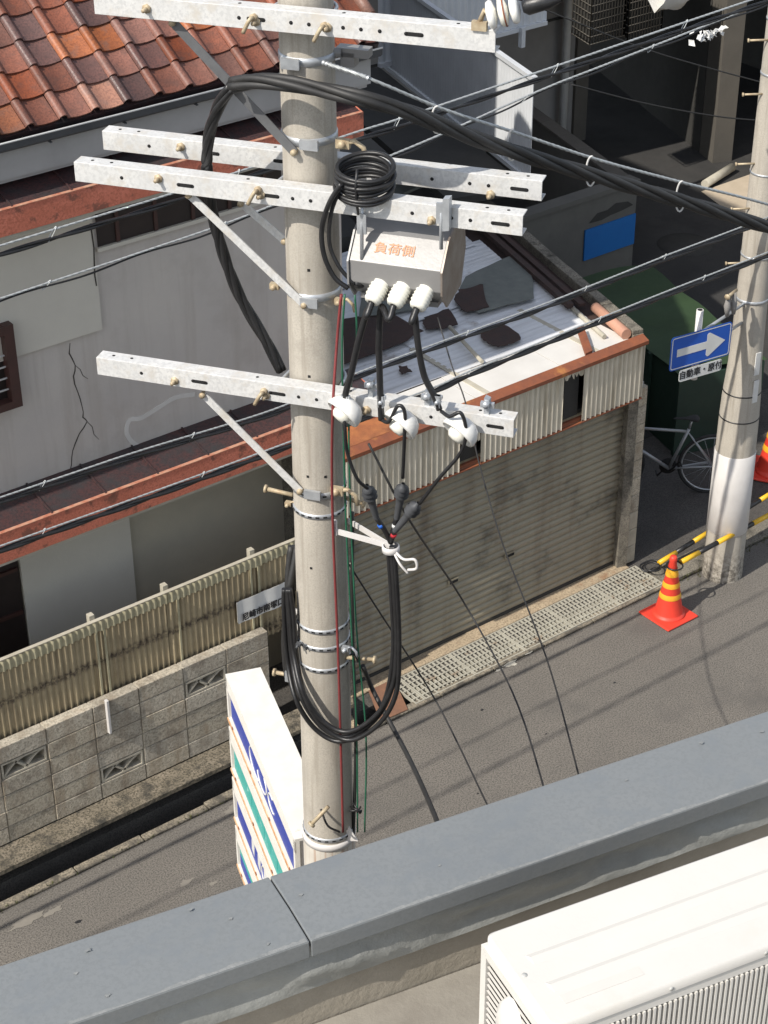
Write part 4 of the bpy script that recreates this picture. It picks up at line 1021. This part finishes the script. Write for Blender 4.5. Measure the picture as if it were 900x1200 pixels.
# cast clamps on the pole
def clamp(px, py, s, sc_=1, m_=tanbolt):
    p = ap(px, py, s); t = MB()
    t.obb(p, (L_, N_, Z_), (.03*sc_, .012, .02*sc_)); t.tube([p, p-L_*.05*sc_+Z_*.015, p-L_*.09*sc_-Z_*.01, p-L_*.1*sc_-Z_*.06*sc_], .011*sc_, 8)
    t.lathe(p, N_, [(.016*sc_, 0), (.016*sc_, .03), (0, .03)], 8)
    return t.build('clamp', m_, mp)
clamp(402, 168, .05, 1); clamp(398, 353, .05, .7); clamp(395, 575, .1, 1); clamp(322, 335, .05, .7); clamp(343, 190, 0, .6); clamp(338, 590, .05, .5); clamp(405, 760, .08, .6, galv_b); clamp(350, 755, .14, .4, ruber)
# band plates
for (x, y) in ((362, 170), (362, 355), (366, 580), (340, 75)):
    p = ap(x, y, rp(6)+.012); MB().obb(p, (L_, N_, Z_), (.04, .008, .022)).build('band_plate', galv_b, mp)
# rotator at top right of pole (street lamp-like bracket)
p = ap(415, 60, -.05); MB().obb(p, (L_, N_, Z_), (.07, .03, .018)).obb(p-Z_*.03+L_*.02, (L_, N_, Z_), (.03, .03, .03)).build('bracket', boxm, mp)
p = ap(400, 62, -.02); MB().tube([PC+Z_*p.z, p], .02, 8).build('bracket_stem', boxm, mp)
# white collar and rusty sleeve near bottom of the view
z = ap(386, 992, .13).z
MB().lathe(PC, Z_, [(rp(z)+.004, z-.04), (rp(z)+.01, z-.038), (rp(z)+.01, z+.0), (rp(z), z+.002)], 32).build('white_collar', whitem, mp)
MB().lathe(PC, Z_, [(rp(z)+.006, z-1.2), (rp(z)+.006, z-.041)], 32).build('striped_sleeve', mat('rust_streaked_white', (.6, .57, .5), (.5, .46, .4), 5, .7, sk=(40, 40, .3), streak=(.33, .17, .09)), mp)
p = ap(420, 985, .05); MB().prism([p, p+L_*.05+Z_*.09, p+L_*.09-Z_*.02], N_*.006).build('white_tag', whitem, mp)

# =================================================================== SWITCH BOX with bushings
t0, zt_ = at_(410, 290, .25); t1, zb2 = at_(517, 308, .25)
z_mid = (zt_+zb2)/2-.03
bl, br = at_(409, 300, .26)[0], at_(517, 318, .26)[0]
zr = ap(460, 311, .26).z                      # ridge between sloping and vertical face
sbx = thing('switch_box', AP((bl+br)/2, .1, zr-.18), 'grey high voltage switch box hanging from the middle crossarms with orange characters', 'switch box')
sec = [(.26, zr), (.255, zr-.10), (.18, zr-.18), (-.02, zr-.17), (-.08, zr-.03), (-.06, zr+.08), (.07, zr+.125), (.17, zr+.095)]
MB().prism([AP(bl, s, z) for s, z in sec], L_*(br-bl)).build('case', boxm, sbx, .004)
MB().prism([AP(br, s*1.06-.005, zr+(z-zr)*1.08-.002) for s, z in sec], -L_*.008).build('end_plate', boxend, sbx)
MB().prism([AP(bl, s*1.06-.005, zr+(z-zr)*1.08-.002) for s, z in sec], L_*.008).build('end_plate', boxm, sbx)
fa_, fb_ = V((0, 0, 0)), None
e1 = AP(0, .26, zr); e2 = AP(0, .17, zr+.095); upf = (e2-e1).normalized(); cf = (e1+e2)/2
tc_ = at_(462, 297, .22)[0]
lettering('負荷側', .052, AP(tc_, .215, zr+.0475)+(-L_).cross(upf)*.002, -L_, upf, orange_t, sbx, 1.15, .0008)
MB().obb(AP((bl+br)/2, .1, zr-.185), (L_, N_, Z_), (abs(br-bl)/2-.03, .1, .012)).build('base_flange', boxm, sbx)
bcs = []
for i, (x, y) in enumerate(((447, 325), (473, 328), (500, 333))):
    p = ap(x, y, .25); ax = (N_*.75-Z_*.62+L_*.22).normalized(); p = AP((p-PC).dot(L_), .215, zr-.085)
    fl = MB().obb(p+ax*.0, ((-L_*.9+Z_*.2).normalized(), ax, ax.cross((-L_*.9+Z_*.2)).normalized()), (.046, .007, .046)).build('flange', galv_b, sbx)
    pr = [(.035, .005)]
    for k in range(6): pr += [(.042, .014+k*.015), (.035, .021+k*.015)]
    pr += [(.038, .106), (.030, .12), (.015, .121)]
    bu = MB().lathe(p, ax, pr, 20).build('bushing', bushm, sbx); bcs.append((p+ax*.118, ax))
p = ap(419, 332, .24); MB().lathe(p-N_*.02, N_, [(.0, .036), (.018, .03), (.03, .012), (.033, 0), (.03, -.012), (0, -.03)], 16).build('pull_knob', black, sbx)
for (x, y, l2) in ((424, 262, 8), (517, 250, 30)):     # hanger straps
    p = ap(x, y, .235); q = ap(x, y+42, .25)
    MB().tube([AP((p-PC).dot(L_), .215, 7.02), p-Z_*.0, q], .008, 8).obb(p, (L_, N_, Z_), (.02, .006, .045)).build('hanger', galv_b, sbx)
p = ap(524, 250, .23); MB().obb(p, ((L_-Z_*.2).normalized(), N_, Z_), (.014, .02, .07)).build('hanger', galv_b, sbx)

# =================================================================== CABLES ON THE POLE
def cable(name, pts, r, m_, label, cat='cable', group=None, n=8, k=8):
    P = spline(pts, k); o = MB().tube(P, r, n); ob = o.build(name, m_, org=V(pts[0])); return tag(ob, label, cat, group)
A = ap
# cable coil on top of the front arm
cc = A(432, 240, .12); cc = AP((cc-PC).dot(L_), .17, 7.0)
coil = thing('cable_coil', cc, 'coil of glossy black cable sitting on the middle crossarms', 'cable coil')
for k in range(7):
    rr = .118+.006*math.sin(k*2.1); zz = .015+.0165*k; pts = []
    for j in range(41):
        a = 2*math.pi*j/40; pts.append(cc+L_*(rr*math.cos(a)+.006*math.sin(k*3))+N_*(rr*.88*math.sin(a)+.004*math.cos(k*5))+Z_*(zz+.003*math.sin(a*2+k)-.22*rr*.88*math.sin(a)))
    MB().tube(pts, .0095, 8, cap=False).build('cable_turn', black, coil)
MB().tube([cc+N_*.095+Z_*.14, cc+N_*.115+Z_*.07, cc+N_*.10-Z_*.01, cc+N_*.085-Z_*.06], .006, 6).build('tie', black, coil)
cable('coil_tail', [A(400, 215, .28), A(385, 240, .28), A(377, 270, .27), A(380, 300, .27), A(392, 325, .26), A(408, 338, .25)], .011, black, 'black cable tail looping from the coil down to the box knob')
cable('coil_tail', [A(398, 222, .26), A(388, 250, .26), A(386, 285, .26), A(397, 312, .26), A(415, 333, .25)], .009, black, 'second thinner cable tail beside the pole from the coil')
# three leads from bushings to insulators
ins = [(408, 474), (474, 488), (543, 497)]
lead_px = [[(430, 365), (420, 400), (411, 440), (405, 462)], [(447, 360), (444, 400), (445, 440), (446, 470)], [(486, 370), (490, 405), (497, 440), (508, 462)]]
endpx = [(405, 480), (447, 492), (515, 480)]
ll = ['leftmost', 'middle', 'rightmost']
for i, lp in enumerate(lead_px):
    p, ax = bcs[i]
    cable('lead_cable', [p, p+ax*.05-Z_*.02]+[A(*q, .27) for q in lp]+[A(*endpx[i], .27)], .0145, black, '%s thick black lead between the switch box and the insulator arm' % ll[i], 'cable', 'black leads under the switch box')
# insulators on the lowest arm
for i, (x, y) in enumerate(ins):
    base = A(x+6, y-4, SF); it = thing('insulator', base, '%s round white porcelain insulator on the lowest crossarm' % ll[i], 'insulator', 'white insulators on the lowest crossarm')
    ax = (N_*.62-Z_*.52+L_*.42).normalized()
    MB().lathe(base+N_*.03-ax*.02, ax, [(0, 0), (.04, .003), (.066, .02), (.082, .05), (.085, .075), (.08, .084), (.068, .07), (.045, .055)], 32).build('bell', porcelain, it)
    MB().lathe(base+N_*.03-ax*.02, ax, [(.036, .04), (.045, .07), (.043, .092), (.03, .108), (0, .112)], 24).build('knob', bushm, it)
    q = base-L_*.075+Z_*.03
    MB().obb(q+Z_*.03-N_*.03, ((L_+Z_*.4).normalized(), N_, Z_), (.012, .018, .05)).obb(q+Z_*.045-N_*.03, (L_, N_, Z_), (.03, .01, .012)).lathe(q+Z_*.06-N_*.02, N_, [(.016, 0), (.016, .03), (0, .03)], 6).build('bracket', galv_b, it)
# jumper leads from insulators down to terminations
term = [((432, 575), (448, 612)), ((470, 578), (467, 612)), ((482, 600), (462, 622))]
jp = [[(403, 470), (404, 500), (407, 530), (418, 560), (430, 572)], [(447, 492), (456, 494), (466, 476), (474, 482), (474, 510), (472, 560)], [(517, 482), (527, 488), (540, 484), (546, 505), (540, 530), (515, 560), (492, 590)]]
for i, q in enumerate(jp):
    P = [A(*a, .31 if 0 < j < len(q)-1 else .27) for j, a in enumerate(q)]
    cable('jumper_cable', P, .0085, black, '%s thin black jumper curling past its white insulator' % ll[i], 'cable', 'black jumpers below the insulators')
tb = A(458, 640, .2)
colr = [mat('blue_tape', (.02, .12, .5), None, 9, .5), mat('white_tape', (.7, .7, .68), None, 9, .5), mat('red_tape', (.5, .03, .04), None, 9, .5)]
for i, (a, b) in enumerate(((((431, 572)), (441, 607)), ((472, 570), (465, 607)), ((488, 592), (463, 622)))):
    p, q = A(*a, .26), A(*b, .22); d = (q-p).normalized(); t = thing('cable_termination', p, '%s grey shedded cable termination above the bracket' % ll[i], 'cable termination', 'grey cable terminations')
    L = (q-p).length
    MB().lathe(p, d, [(.008, -.02), (.012, 0), (.03, .012), (.018, .02), (.036, .032), (.02, .042), (.034, .056), (.022, .068), (.018, .1), (.014, L)], 16).build('sheds', ruber, t)
    e = tb+Z_*.02
    MB().tube(spline([q, (q+e)/2+Z_*.01, e], 6), .013, 8).build('tail', black, t)
    mm = q+(e-q)*.25; MB().tube([mm, mm+(e-q).normalized()*.018], .0145, 10).build('tape', colr[i], t)
# bracket arm that holds the bundle
bk_ = thing('cable_bracket', PC+Z_*tb.z, 'white painted V shaped bracket holding the black cable bundle', 'bracket')
p0_, p1_ = A(392, 622, .14), A(408, 610, -.02)
for p in (p0_, p1_): MB().obb((p+tb)/2, ((tb-p).normalized(), (tb-p).normalized().cross(Z_).normalized(), Z_), ((tb-p).length/2, .004, .014)).build('bracket_arm', whitem, bk_)
MB().lathe(tb-Z_*.03, Z_, [(.03, 0), (.042, .004), (.042, .03), (.035, .035)], 16).build('ring_clamp', whitem, bk_)
MB().tube(spline([tb, A(472, 655, .24), A(486, 656, .25), A(488, 666, .25), A(478, 668, .25)]), .007, 6).tube(spline([tb, A(468, 660, .25), A(478, 672, .25)]), .006, 6).build('clamp_tail', whitem, bk_)
MB().obb(A(392, 618, .15), (L_, N_, Z_), (.012, .006, .04)).build('bracket_foot', whitem, bk_)
# hanging bundle loop
loop_px = [(458, 640), (462, 700), (464, 760), (458, 810), (438, 845), (405, 864), (375, 850), (352, 815), (342, 770), (338, 720), (336, 690)]
for i in range(4):
    o_ = [(0, 0), (6, 2), (-5, 3), (2, -4)][i]
    P = [A(x+o_[0]*(1 if 2 < j < 10 else .6), y+o_[1]*(1.6 if 2 < j < 9 else 0), (.2 if j > 0 else .2)-(.10 if j > 7 else 0)+.012*((i % 2)*2-1)) for j, (x, y) in enumerate(loop_px)]
    cable('hanging_cable', P, .0125, black, 'black cable of the bundle looping under the bracket, %s' % ['outermost turn', 'inner right strand', 'inner left strand', 'upper strand'][i], 'cable', 'black cables looping round the lower pole')
# upright run up the left of the pole
P = [A(339, 795, .06), A(337, 740, .05), A(340, 690, .02), A(345, 640, -.05)]
m = MB(); twisted(m, P, .016, .018, 3, 1.2); tag(m.build('riser_cables', blackm, org=P[0]), 'black cable riser behind the left side of the pole', 'cable')
MB().obb(A(341, 790, .07), (L_, N_, Z_), (.022, .03, .03)).build('clip', galv_b, mp)
# large bundle, upper left loop to lower left
P = [A(330, 435, -.05), A(312, 400, -.05), A(280, 345, -.02), A(258, 285, .02), A(244, 220, .08), A(244, 165, .12), A(256, 125, .16), A(272, 100, .18)]
m = MB(); twisted(m, P, .013, .0145, 4, .9); tag(m.build('cable_bundle', black, org=P[0]), 'thick black cable bundle hanging left of the pole from the topmost arm', 'cable')
# the messenger and twisted bundle crossing to upper right
def far(x, y, s): return ap(x, y, s)
def pd(x, y, d): return CAM+ray(x, y)*d
P = [A(272, 100, .22), A(300, 95, .25), A(340, 98, .27), A(385, 107, .26), A(430, 117, .25)]
dd0 = (P[-1]-CAM).dot(FWD)
Q = [pd(480, 132, dd0+.1), pd(540, 156, dd0+.3), pd(600, 177, dd0+.5), pd(700, 207, dd0+.9), pd(800, 236, dd0+1.3), pd(905, 268, dd0+1.8), pd(1100, 330, dd0+3)]
m = MB(); twisted(m, P+Q, .019, .0165, 4, 1.25, 8); tag(m.build('trunk_cable', blackm, org=P[0]), 'thick twisted black trunk cable crossing from pole to upper right', 'cable')
ms = [A(378, 73, .14), A(430, 91, .2), pd(520, 128, dd0+.25), pd(600, 154, dd0+.5), pd(700, 187, dd0+.9), pd(800, 214, dd0+1.3), pd(905, 241, dd0+1.8), pd(1100, 300, dd0+3)]
m = MB(); twisted(m, ms, .0030, .0048, 3, .12, 6); tag(m.build('messenger_wire', wire_w, org=ms[0]), 'pale messenger wire above the trunk cable at upper right', 'wire')
for (x0, y0, y1, Y) in ((512, 125, 158, .22), (600, 152, 190, .5), (692, 183, 220, .87), (797, 212, 250, 1.29)):
    a, b = pd(x0, y0, dd0+Y), pd(x0, y1, dd0+Y); c = (a+b)/2; hh = (a-b).length/2; pts = []
    for k in range(15):
        an = -.2+math.pi*1.35*k/14; pts.append(c+Z_*(hh*math.cos(an))+RGT*(-.022*math.sin(an))-FWD*.02)
    tag(MB().tube(pts, .0045, 6).build('cable_hanger', galv, org=a), {512: 'cable hanger hook nearest the main pole', 600: 'second cable hanger hook from the main pole', 692: 'third cable hanger hook, above the blue board', 797: 'cable hanger hook nearest the second pole'}[x0], 'cable hook', 'metal hooks under the messenger wire')
m = MB()
for k in range(14): p = ms[0].lerp(ms[1], k/13.0); m.lathe(p, (ms[1]-ms[0]), [(.009, 0), (.011, .006), (.009, .012)], 8)
m.build('wire_grip', galv_b, mp)
# street-long wires: strand above, black cable below, with tie loops
def streetline(pxs, Y, label, rcab=.011, gap=.035, loops=(), n=2):
    P = [w(x, y, Y) for x, y in pxs]
    P = [P[0]+(P[0]-P[1]).normalized()*6]+P+[P[-1]+(P[-1]-P[-2]).normalized()*6]
    t = thing('street_line', P[1], label, 'overhead line', 'overhead lines along the street')
    m = MB(); twisted(m, P, .0032, .0048, 3, .14, 4); m.build('strand', wire_w, t)
    m = MB(); twisted(m, [p-Z_*gap for p in P], .008, rcab, n, .8, 6); m.build('black_cable', black, t)
    S_ = spline(P, 10); tot = 0; last = 0; lp = MB()
    for a, b in zip(S_, S_[1:]):
        tot += (b-a).length
        if tot-last > 1.15:
            last = tot; c = b-Z_*gap*.5; lp.tube([c+Z_*(gap*.55+.012)*math.cos(q)+V((.25, -.6, 0))*.012*math.sin(q)+X_*.03*math.cos(q) for q in [k*2*math.pi/12 for k in range(13)]], .0025, 5, cap=False)
    o = lp.build('tie_loops', wire_w, t); o['kind'] = 'stuff'
    return t
streetline([(0, 583), (155, 531), (320, 480), (421, 436), (620, 363), (707, 329), (787, 297), (832, 280)], 9.66, 'overhead line crossing in front of the house wall and garage roof, upper of the near pair')
streetline([(0, 640), (155, 585), (320, 525), (503, 456), (560, 431), (760, 350), (896, 297)], 9.52, 'overhead line low before the red fascia, ending at the sign pole', .014)
streetline([(0, 288), (210, 224), (411, 157), (475, 137), (650, 78), (880, 0)], 8.5, 'overhead line highest on the left, rising to the top right corner', .009, .05)
streetline([(0, 350), (155, 299), (288, 253), (444, 188), (518, 157), (640, 103), (763, 55)], 8.9, 'overhead line in front of the grey house wall, second from the top', .006, .02, n=1)
cable('service_wire', [w(670, 99, 12), w(760, 122, 12.0), w(845, 137, 12), w(905, 142, 12)], .007, blackm, 'thin dark wire sagging across the dark parking space', 'wire')
cable('service_wire', [w(560, -20, 11), w(660, 20, 11), w(770, 62, 11), w(905, 100, 11)], .006, blackm, 'thin dark wire descending behind the white tarpaulin', 'wire')
# wires going down to the near building
def ground_wire(pts, r, label, m_=blackm):
    return cable('drop_wire', pts, r, m_, label, 'wire', 'thin wires dropping from the pole', 6, 6)
nb_ = lambda x, z: BB(0, .3, z)+B_*x
ground_wire([w(513, 372, 9.9), w(530, 430, 9.6), w(545, 470, 9.4), w(562, 545, 8.9), w(590, 640, 8.2), w(640, 770, 7.0), w(676, 900, 5.8), w(690, 960, 4.9)], .006, 'rightmost thin dark wire falling across the shutter to the parapet')
ground_wire([A(432, 520, .0), A(480, 610, -.2), w(540, 700, 7.2), w(600, 810, 6.4), w(635, 915, 5.6), w(648, 980, 4.9)], .006, 'middle thin dark wire crossing the grating to the parapet')
ground_wire([A(405, 655, -.1), A(440, 710, -.15), w(510, 820, 6.0), w(568, 937, 5.2), w(590, 985, 4.7)], .0045, 'finest wire falling across the road left of the grating')
ground_wire([A(425, 780, -.05), A(440, 815, -.1), w(480, 890, 5.6), w(510, 957, 5.0), w(525, 1000, 4.6)], .012, 'stout black wire from the step bolt down to the parapet')
# red and green wires down the pole
cable('earth_wire', [A(400, 345, .2), A(395, 400, .2), A(390, 480, .27), A(389, 560, .2), A(391, 640, .16), A(396, 760, .155), A(399, 860, .155), A(402, 975, .15)], .0065, wire_red, 'dark red wire running down the right side of the pole', 'wire')
for i, (dx, l) in enumerate(((0, 'green earth wire close to the right edge of the pole'), (12, 'looser green wire hanging right of the pole'))):
    cable('earth_wire', [A(404+dx, 345, .1), A(401+dx*1.4, 400, .1), A(402+dx*.6, 480, .05), A(405+dx*.5, 600, .04), A(412+dx*.5, 740, .04), A(418+dx*.9, 860, .03), A(419+dx*.7, 975, .03)], .0045, wire_green, l, 'wire')
cable('earth_wire', [A(413, 600, .0), A(413, 740, .0), A(417, 860, .0), A(414, 980, .0)], .009, blackm, 'black wire against the shaded edge of the lower pole', 'wire')
for (x, y) in ((416, 765), (420, 950)):
    for k in range(4):
        p = A(x, y, .04); d = V((random.uniform(-1, 1), random.uniform(-1, 1), random.uniform(-.6, .6))).normalized(); MB().tube([p-d*.02, p+d*.05], .005, 5).build('tie_end', black, mp)
p, q = A(376, 948, .16), A(398, 975, .15); MB().tube(spline([p, (p+q)/2+N_*.04, q]), .006, 6).build('tie_end', black, mp)
# strain insulator at top right end of top arm
si = thing('strain_insulator', ap(560, 22, SF), 'white and grey disc insulator string at the right end of the topmost crossarm', 'insulator')
p = ap(573, 18, .22); d = (ap(640, 6, .22)-p).normalized()+N_*-.25; d.normalize()
for k in range(3):
    MB().lathe(p+d*(.045*k), d, [(.018, -.01), (.05, -.004), (.056, .008), (.052, .02), (.03, .026), (.018, .03)], 28).build('disc', porcelain if k != 1 else bushm, si)
    if k == 1: MB().lathe(p+d*(.045*k+.012), d, [(.0575, 0), (.0575, .006)], 28).build('rim_line', rust, si)
MB().lathe(p+d*.14, d, [(.02, -.01), (.035, .01), (.03, .09), (.015, .14)], 14).build('end_fitting', black, si)
MB().obb(ap(562, 30, SF), (L_, N_, Z_), (.03, .012, .018)).tube([ap(562, 26, SF), ap(568, 12, SF), p], .010, 8).build('clevis', tanbolt, si)

# =================================================================== HANGING SIGN STACK behind the pole
zt3 = 3.02
fl_ = g(264, 790, zt3); fr2 = g(303, 777, zt3); nl = g(345, 984, zt3)
sdv = (nl-fl_); sl = sdv.length; sdv.normalize(); swv = V((-sdv.y, sdv.x, 0));
if swv.dot(fr2-fl_) < 0: swv = -swv
sw = .225; hb = .345
names = ['top white lightbox sign with blue side panel', 'second lightbox sign with teal side panel', 'third lightbox sign with blue side panel', 'lowest lightbox sign with teal and blue side panel']
for i in range(4):
    zt4 = zt3-i*(hb+.065); st = thing('lightbox_sign', fl_+Z_*(zt4-hb-fl_.z), names[i]+', beside the pole', 'sign', 'stacked lightbox signs beside the pole')
    p = fl_+Z_*(zt4-fl_.z)
    MB().prism([p, p+sdv*sl, p+sdv*sl+swv*sw, p+swv*sw], (0, 0, -.02)).build('top', signtop, st)
    MB().prism([q-Z_*.021+swv*.03-swv*0 for q in (p+sdv*.01, p+sdv*(sl-.01), p+sdv*(sl-.01)+swv*(sw-.05), p+sdv*.01+swv*(sw-.05))], (0, 0, -hb+.03)).build('case', whitem, st)
    for a, b in ((0, .035), (sl-.035, sl)):
        MB().prism([p+sdv*a-Z_*.021, p+sdv*b-Z_*.021, p+sdv*b-Z_*.021+swv*.029, p+sdv*a-Z_*.021+swv*.029], (0, 0, -hb+.04)).build('frame_upright', signtop, st)
    MB().prism([p-Z_*(hb-.03), p+sdv*sl-Z_*(hb-.03), p+sdv*sl-Z_*(hb-.03)+swv*.029, p-Z_*(hb-.03)+swv*.029], (0, 0, -.02)).build('bottom_frame', signtop, st)
    MB().prism([p-swv*.006-Z_*(hb-.0095), p-swv*.006+sdv*sl-Z_*(hb-.0095), p+sdv*sl-Z_*(hb-.0095)+swv*.029, p-Z_*(hb-.0095)+swv*.029], (0, 0, -.016)).build('rusty_lip', rustedge, st)
    MB().prism([p-Z_*.021, p+sdv*sl-Z_*.021, p+sdv*sl-Z_*.021+swv*.009, p-Z_*.021+swv*.009], (0, 0, -.08)).build('top_frame', signtop, st)
    for k in range(4): 
        q = p+sdv*(sl*(.08+.28*k))-Z_*(hb-.009)-swv*.002; MB().obb(q, (sdv, swv, Z_), (.012, .003, .012)).build('screw_plate', rust, st)
    pm_ = [blue_sign, teal_sign, blue_sign, teal_sign][i]
    q = p+swv*.011; zlo = hb-.05
    MB().prism([q+sdv*.06-Z_*.105, q+sdv*(sl-.05)-Z_*.105, q+sdv*(sl-.05)-Z_*zlo, q+sdv*.06-Z_*zlo], swv*.004).build('panel', pm_, st)
    fp = q-swv*.0015
    if i in (0, 2):
        for c_, a_, s_ in ((.42, 1, 1), (.52, -1, .8), (.66, 1, .6)):
            if i == 2: c_ += .1
            pts = [fp+sdv*(sl*c_+.13*s_*math.cos(a))-Z_*(.19+.09*s_*math.sin(a)) for a in [k*math.pi*1.3/14+a_ for k in range(15)]]
            MB().tube(pts, .006, 5).build('letter_stroke', signwhite, st)
    if i == 3:
        MB().prism([fp+sdv*.06-Z_*.2, fp+sdv*(sl-.05)-Z_*.2, fp+sdv*(sl-.05)-Z_*zlo, fp+sdv*.06-Z_*zlo], swv*.0014).build('panel', blue_sign, st)
    if i in (1, 2):
        for k in range(7):
            a = sl*(.28+.095*k); MB().prism([fp+sdv*a-Z_*.12, fp+sdv*(a+.07)-Z_*.14, fp+sdv*(a+.05)-Z_*.26, fp+sdv*(a-.01)-Z_*.24], swv*.0012).build('faded_letter', teal_sign if i == 1 else signwhite, st)
    MB().prism([p+sdv*(sl+.001)-Z_*.03+swv*.05, p+sdv*(sl+.001)-Z_*.03+swv*.15, p+sdv*(sl+.001)-Z_*(hb-.06)+swv*.15, p+sdv*(sl+.001)-Z_*(hb-.06)+swv*.05], sdv*.004).build('end_panel', galv, st)
    q = p+sdv*sl-Z_*(hb-.0)+swv*.12; MB().tube([q, V((PC.x, PC.y, q.z))], .018, 8).build('bracket', tanbolt, st)

# torn white plastic caught on the wires
pc = w(827, 40, 9.6); mb = MB()
for k in range(26):
    c = pc+X_*random.gauss(0, .11)+Z_*random.gauss(0, .022)+X_*0; a = V((random.uniform(-1, 1), random.uniform(-1, 1), random.uniform(-1, 1))).normalized(); b = a.orthogonal().normalized()
    s_ = random.uniform(.02, .045); c2 = a.cross(b)
    mb.add([c+a*s_, c+b*s_*.7, c-a*s_*.8+c2*.01, c-b*s_*.6, c+c2*.02], [(0, 1, 4), (1, 2, 4), (2, 3, 4), (3, 0, 4)])
tag(mb.build('plastic_scrap', signwhite, org=pc), 'torn white plastic scrap caught on the upper right wires', 'plastic', kind='stuff')

# J shaped bolts hanging from the arms
for ca, x, y in ((A1, 298, 20), (A1, 381, 30), (A2, 303, 222), (A3, 310, 458)):
    p = ap(x, y, SF); MB().tube(spline([p+N_*.0, p+N_*.035+Z_*.005, p+N_*.045+L_*.01-Z_*.01, p+N_*.04+L_*.035-Z_*.055], 5), .0085, 8).lathe(p, N_, [(.017, 0), (.017, .02), (0, .02)], 6).build('hook_bolt', tanbolt, ca)
for i, (x, y) in enumerate(((405, 470), (447, 470), (513, 470))):
    q = A(x, y, .27); t = MB().obb(q, (L_, N_, Z_), (.012, .012, .028)).obb(q+Z_*.02, (L_, N_, Z_), (.02, .008, .008)).lathe(q+N_*.01, N_, [(.009, 0), (.009, .014), (0, .014)], 6).build('lead_clamp', galv_b, org=q)
    tag(t, ['leftmost', 'middle', 'rightmost'][i]+' small silver clamp joining a thick lead to its thin jumper', 'clamp', 'silver clamps on the leads')
# worn marks, grit and stains on the road
flk = road
def blot(px, py, rx_, ry_, m_, name):
    c = g(px, py, .0015); n = 18; P = []
    for k in range(n):
        a = 2*math.pi*k/n; r_ = random.uniform(.55, 1.15); P.append(c+V((rx_*r_*math.cos(a), ry_*r_*math.sin(a), 0)))
    MB().prism(P, (0, 0, .002)).build(name, m_, flk)
for px, py, a, b in ((30, 1080, .16, .05), (62, 1068, .1, .03), (218, 1034, .07, .03), (250, 1035, .05, .02), (275, 948, .12, .05)): blot(px, py, a, b, road_paint, 'worn_paint_mark')
for px, py, a in ((92, 1080, .03), (565, 832, .02), (640, 860, .012), (720, 800, .015), (560, 930, .012)): blot(px, py, a, a*.6, ink, 'spot')
cem = mat('spilt_cement', (.55, .52, .45), (.42, .4, .34), 12, .9, 0, .6, 50)
blot(598, 778, .09, .04, cem, 'cement_spill'); blot(620, 765, .05, .02, cem, 'cement_spill'); blot(585, 785, .05, .015, cem, 'cement_spill')
mb = MB()
for i in range(1500):
    x_ = random.uniform(3, 15); y_ = random.choice((random.uniform(5.2, 9.9), 9.9-abs(random.gauss(0, .12)))); r_ = random.uniform(.003, .008)
    c = V((x_, y_, .001)); a = random.uniform(0, 6.28); u_ = V((math.cos(a), math.sin(a), 0))*r_; v_ = V((-u_.y, u_.x, 0))*.7
    mb.add([c+u_, c+v_, c-u_, c-v_, c+Z_*r_*.7], [(0, 1, 4), (1, 2, 4), (2, 3, 4), (3, 0, 4)])
tag(mb.build('grit', mat('grit', (.26, .24, .2), (.12, .11, .1), 40, .9)), 'scattered grit and chippings on the asphalt', 'grit', kind='stuff')

# grime lying along the inner edge of the coping, and worn flecks
grm = mat('coping_grime', (.25, .255, .25), (.16, .17, .172), 30, .8, 0, .3, 60)
for a, b in zip(cuts, cuts[1:]):
    vs = []; n = int((b-a)/.012)
    for i in range(n+1):
        u = a+.006+(b-a-.012)*i/n; wd_ = .004+.012*abs(math.sin(u*3.1+math.sin(u*17)))*random.uniform(.3, 1)
        vs += [BB(u, -CW+.0015, 6.6508), BB(u, -CW+.002+wd_, 6.6512)]
    MB().add(vs, [(2*i, 2*i+2, 2*i+3, 2*i+1) for i in range(n)]).build('grime', grm, pa)
for q in range(14):
    u = random.uniform(.1, 2.6); v = random.uniform(-CW+.03, -.03); r_ = random.uniform(.002, .006); P = []
    for k in range(9):
        a = 2*math.pi*k/9; rr = r_*random.uniform(.5, 1.2); P.append(BB(u+rr*math.cos(a)*1.5, v+rr*math.sin(a), 6.6525))
    MB().prism(P, (0, 0, .0006)).build('fleck', grm, pa)
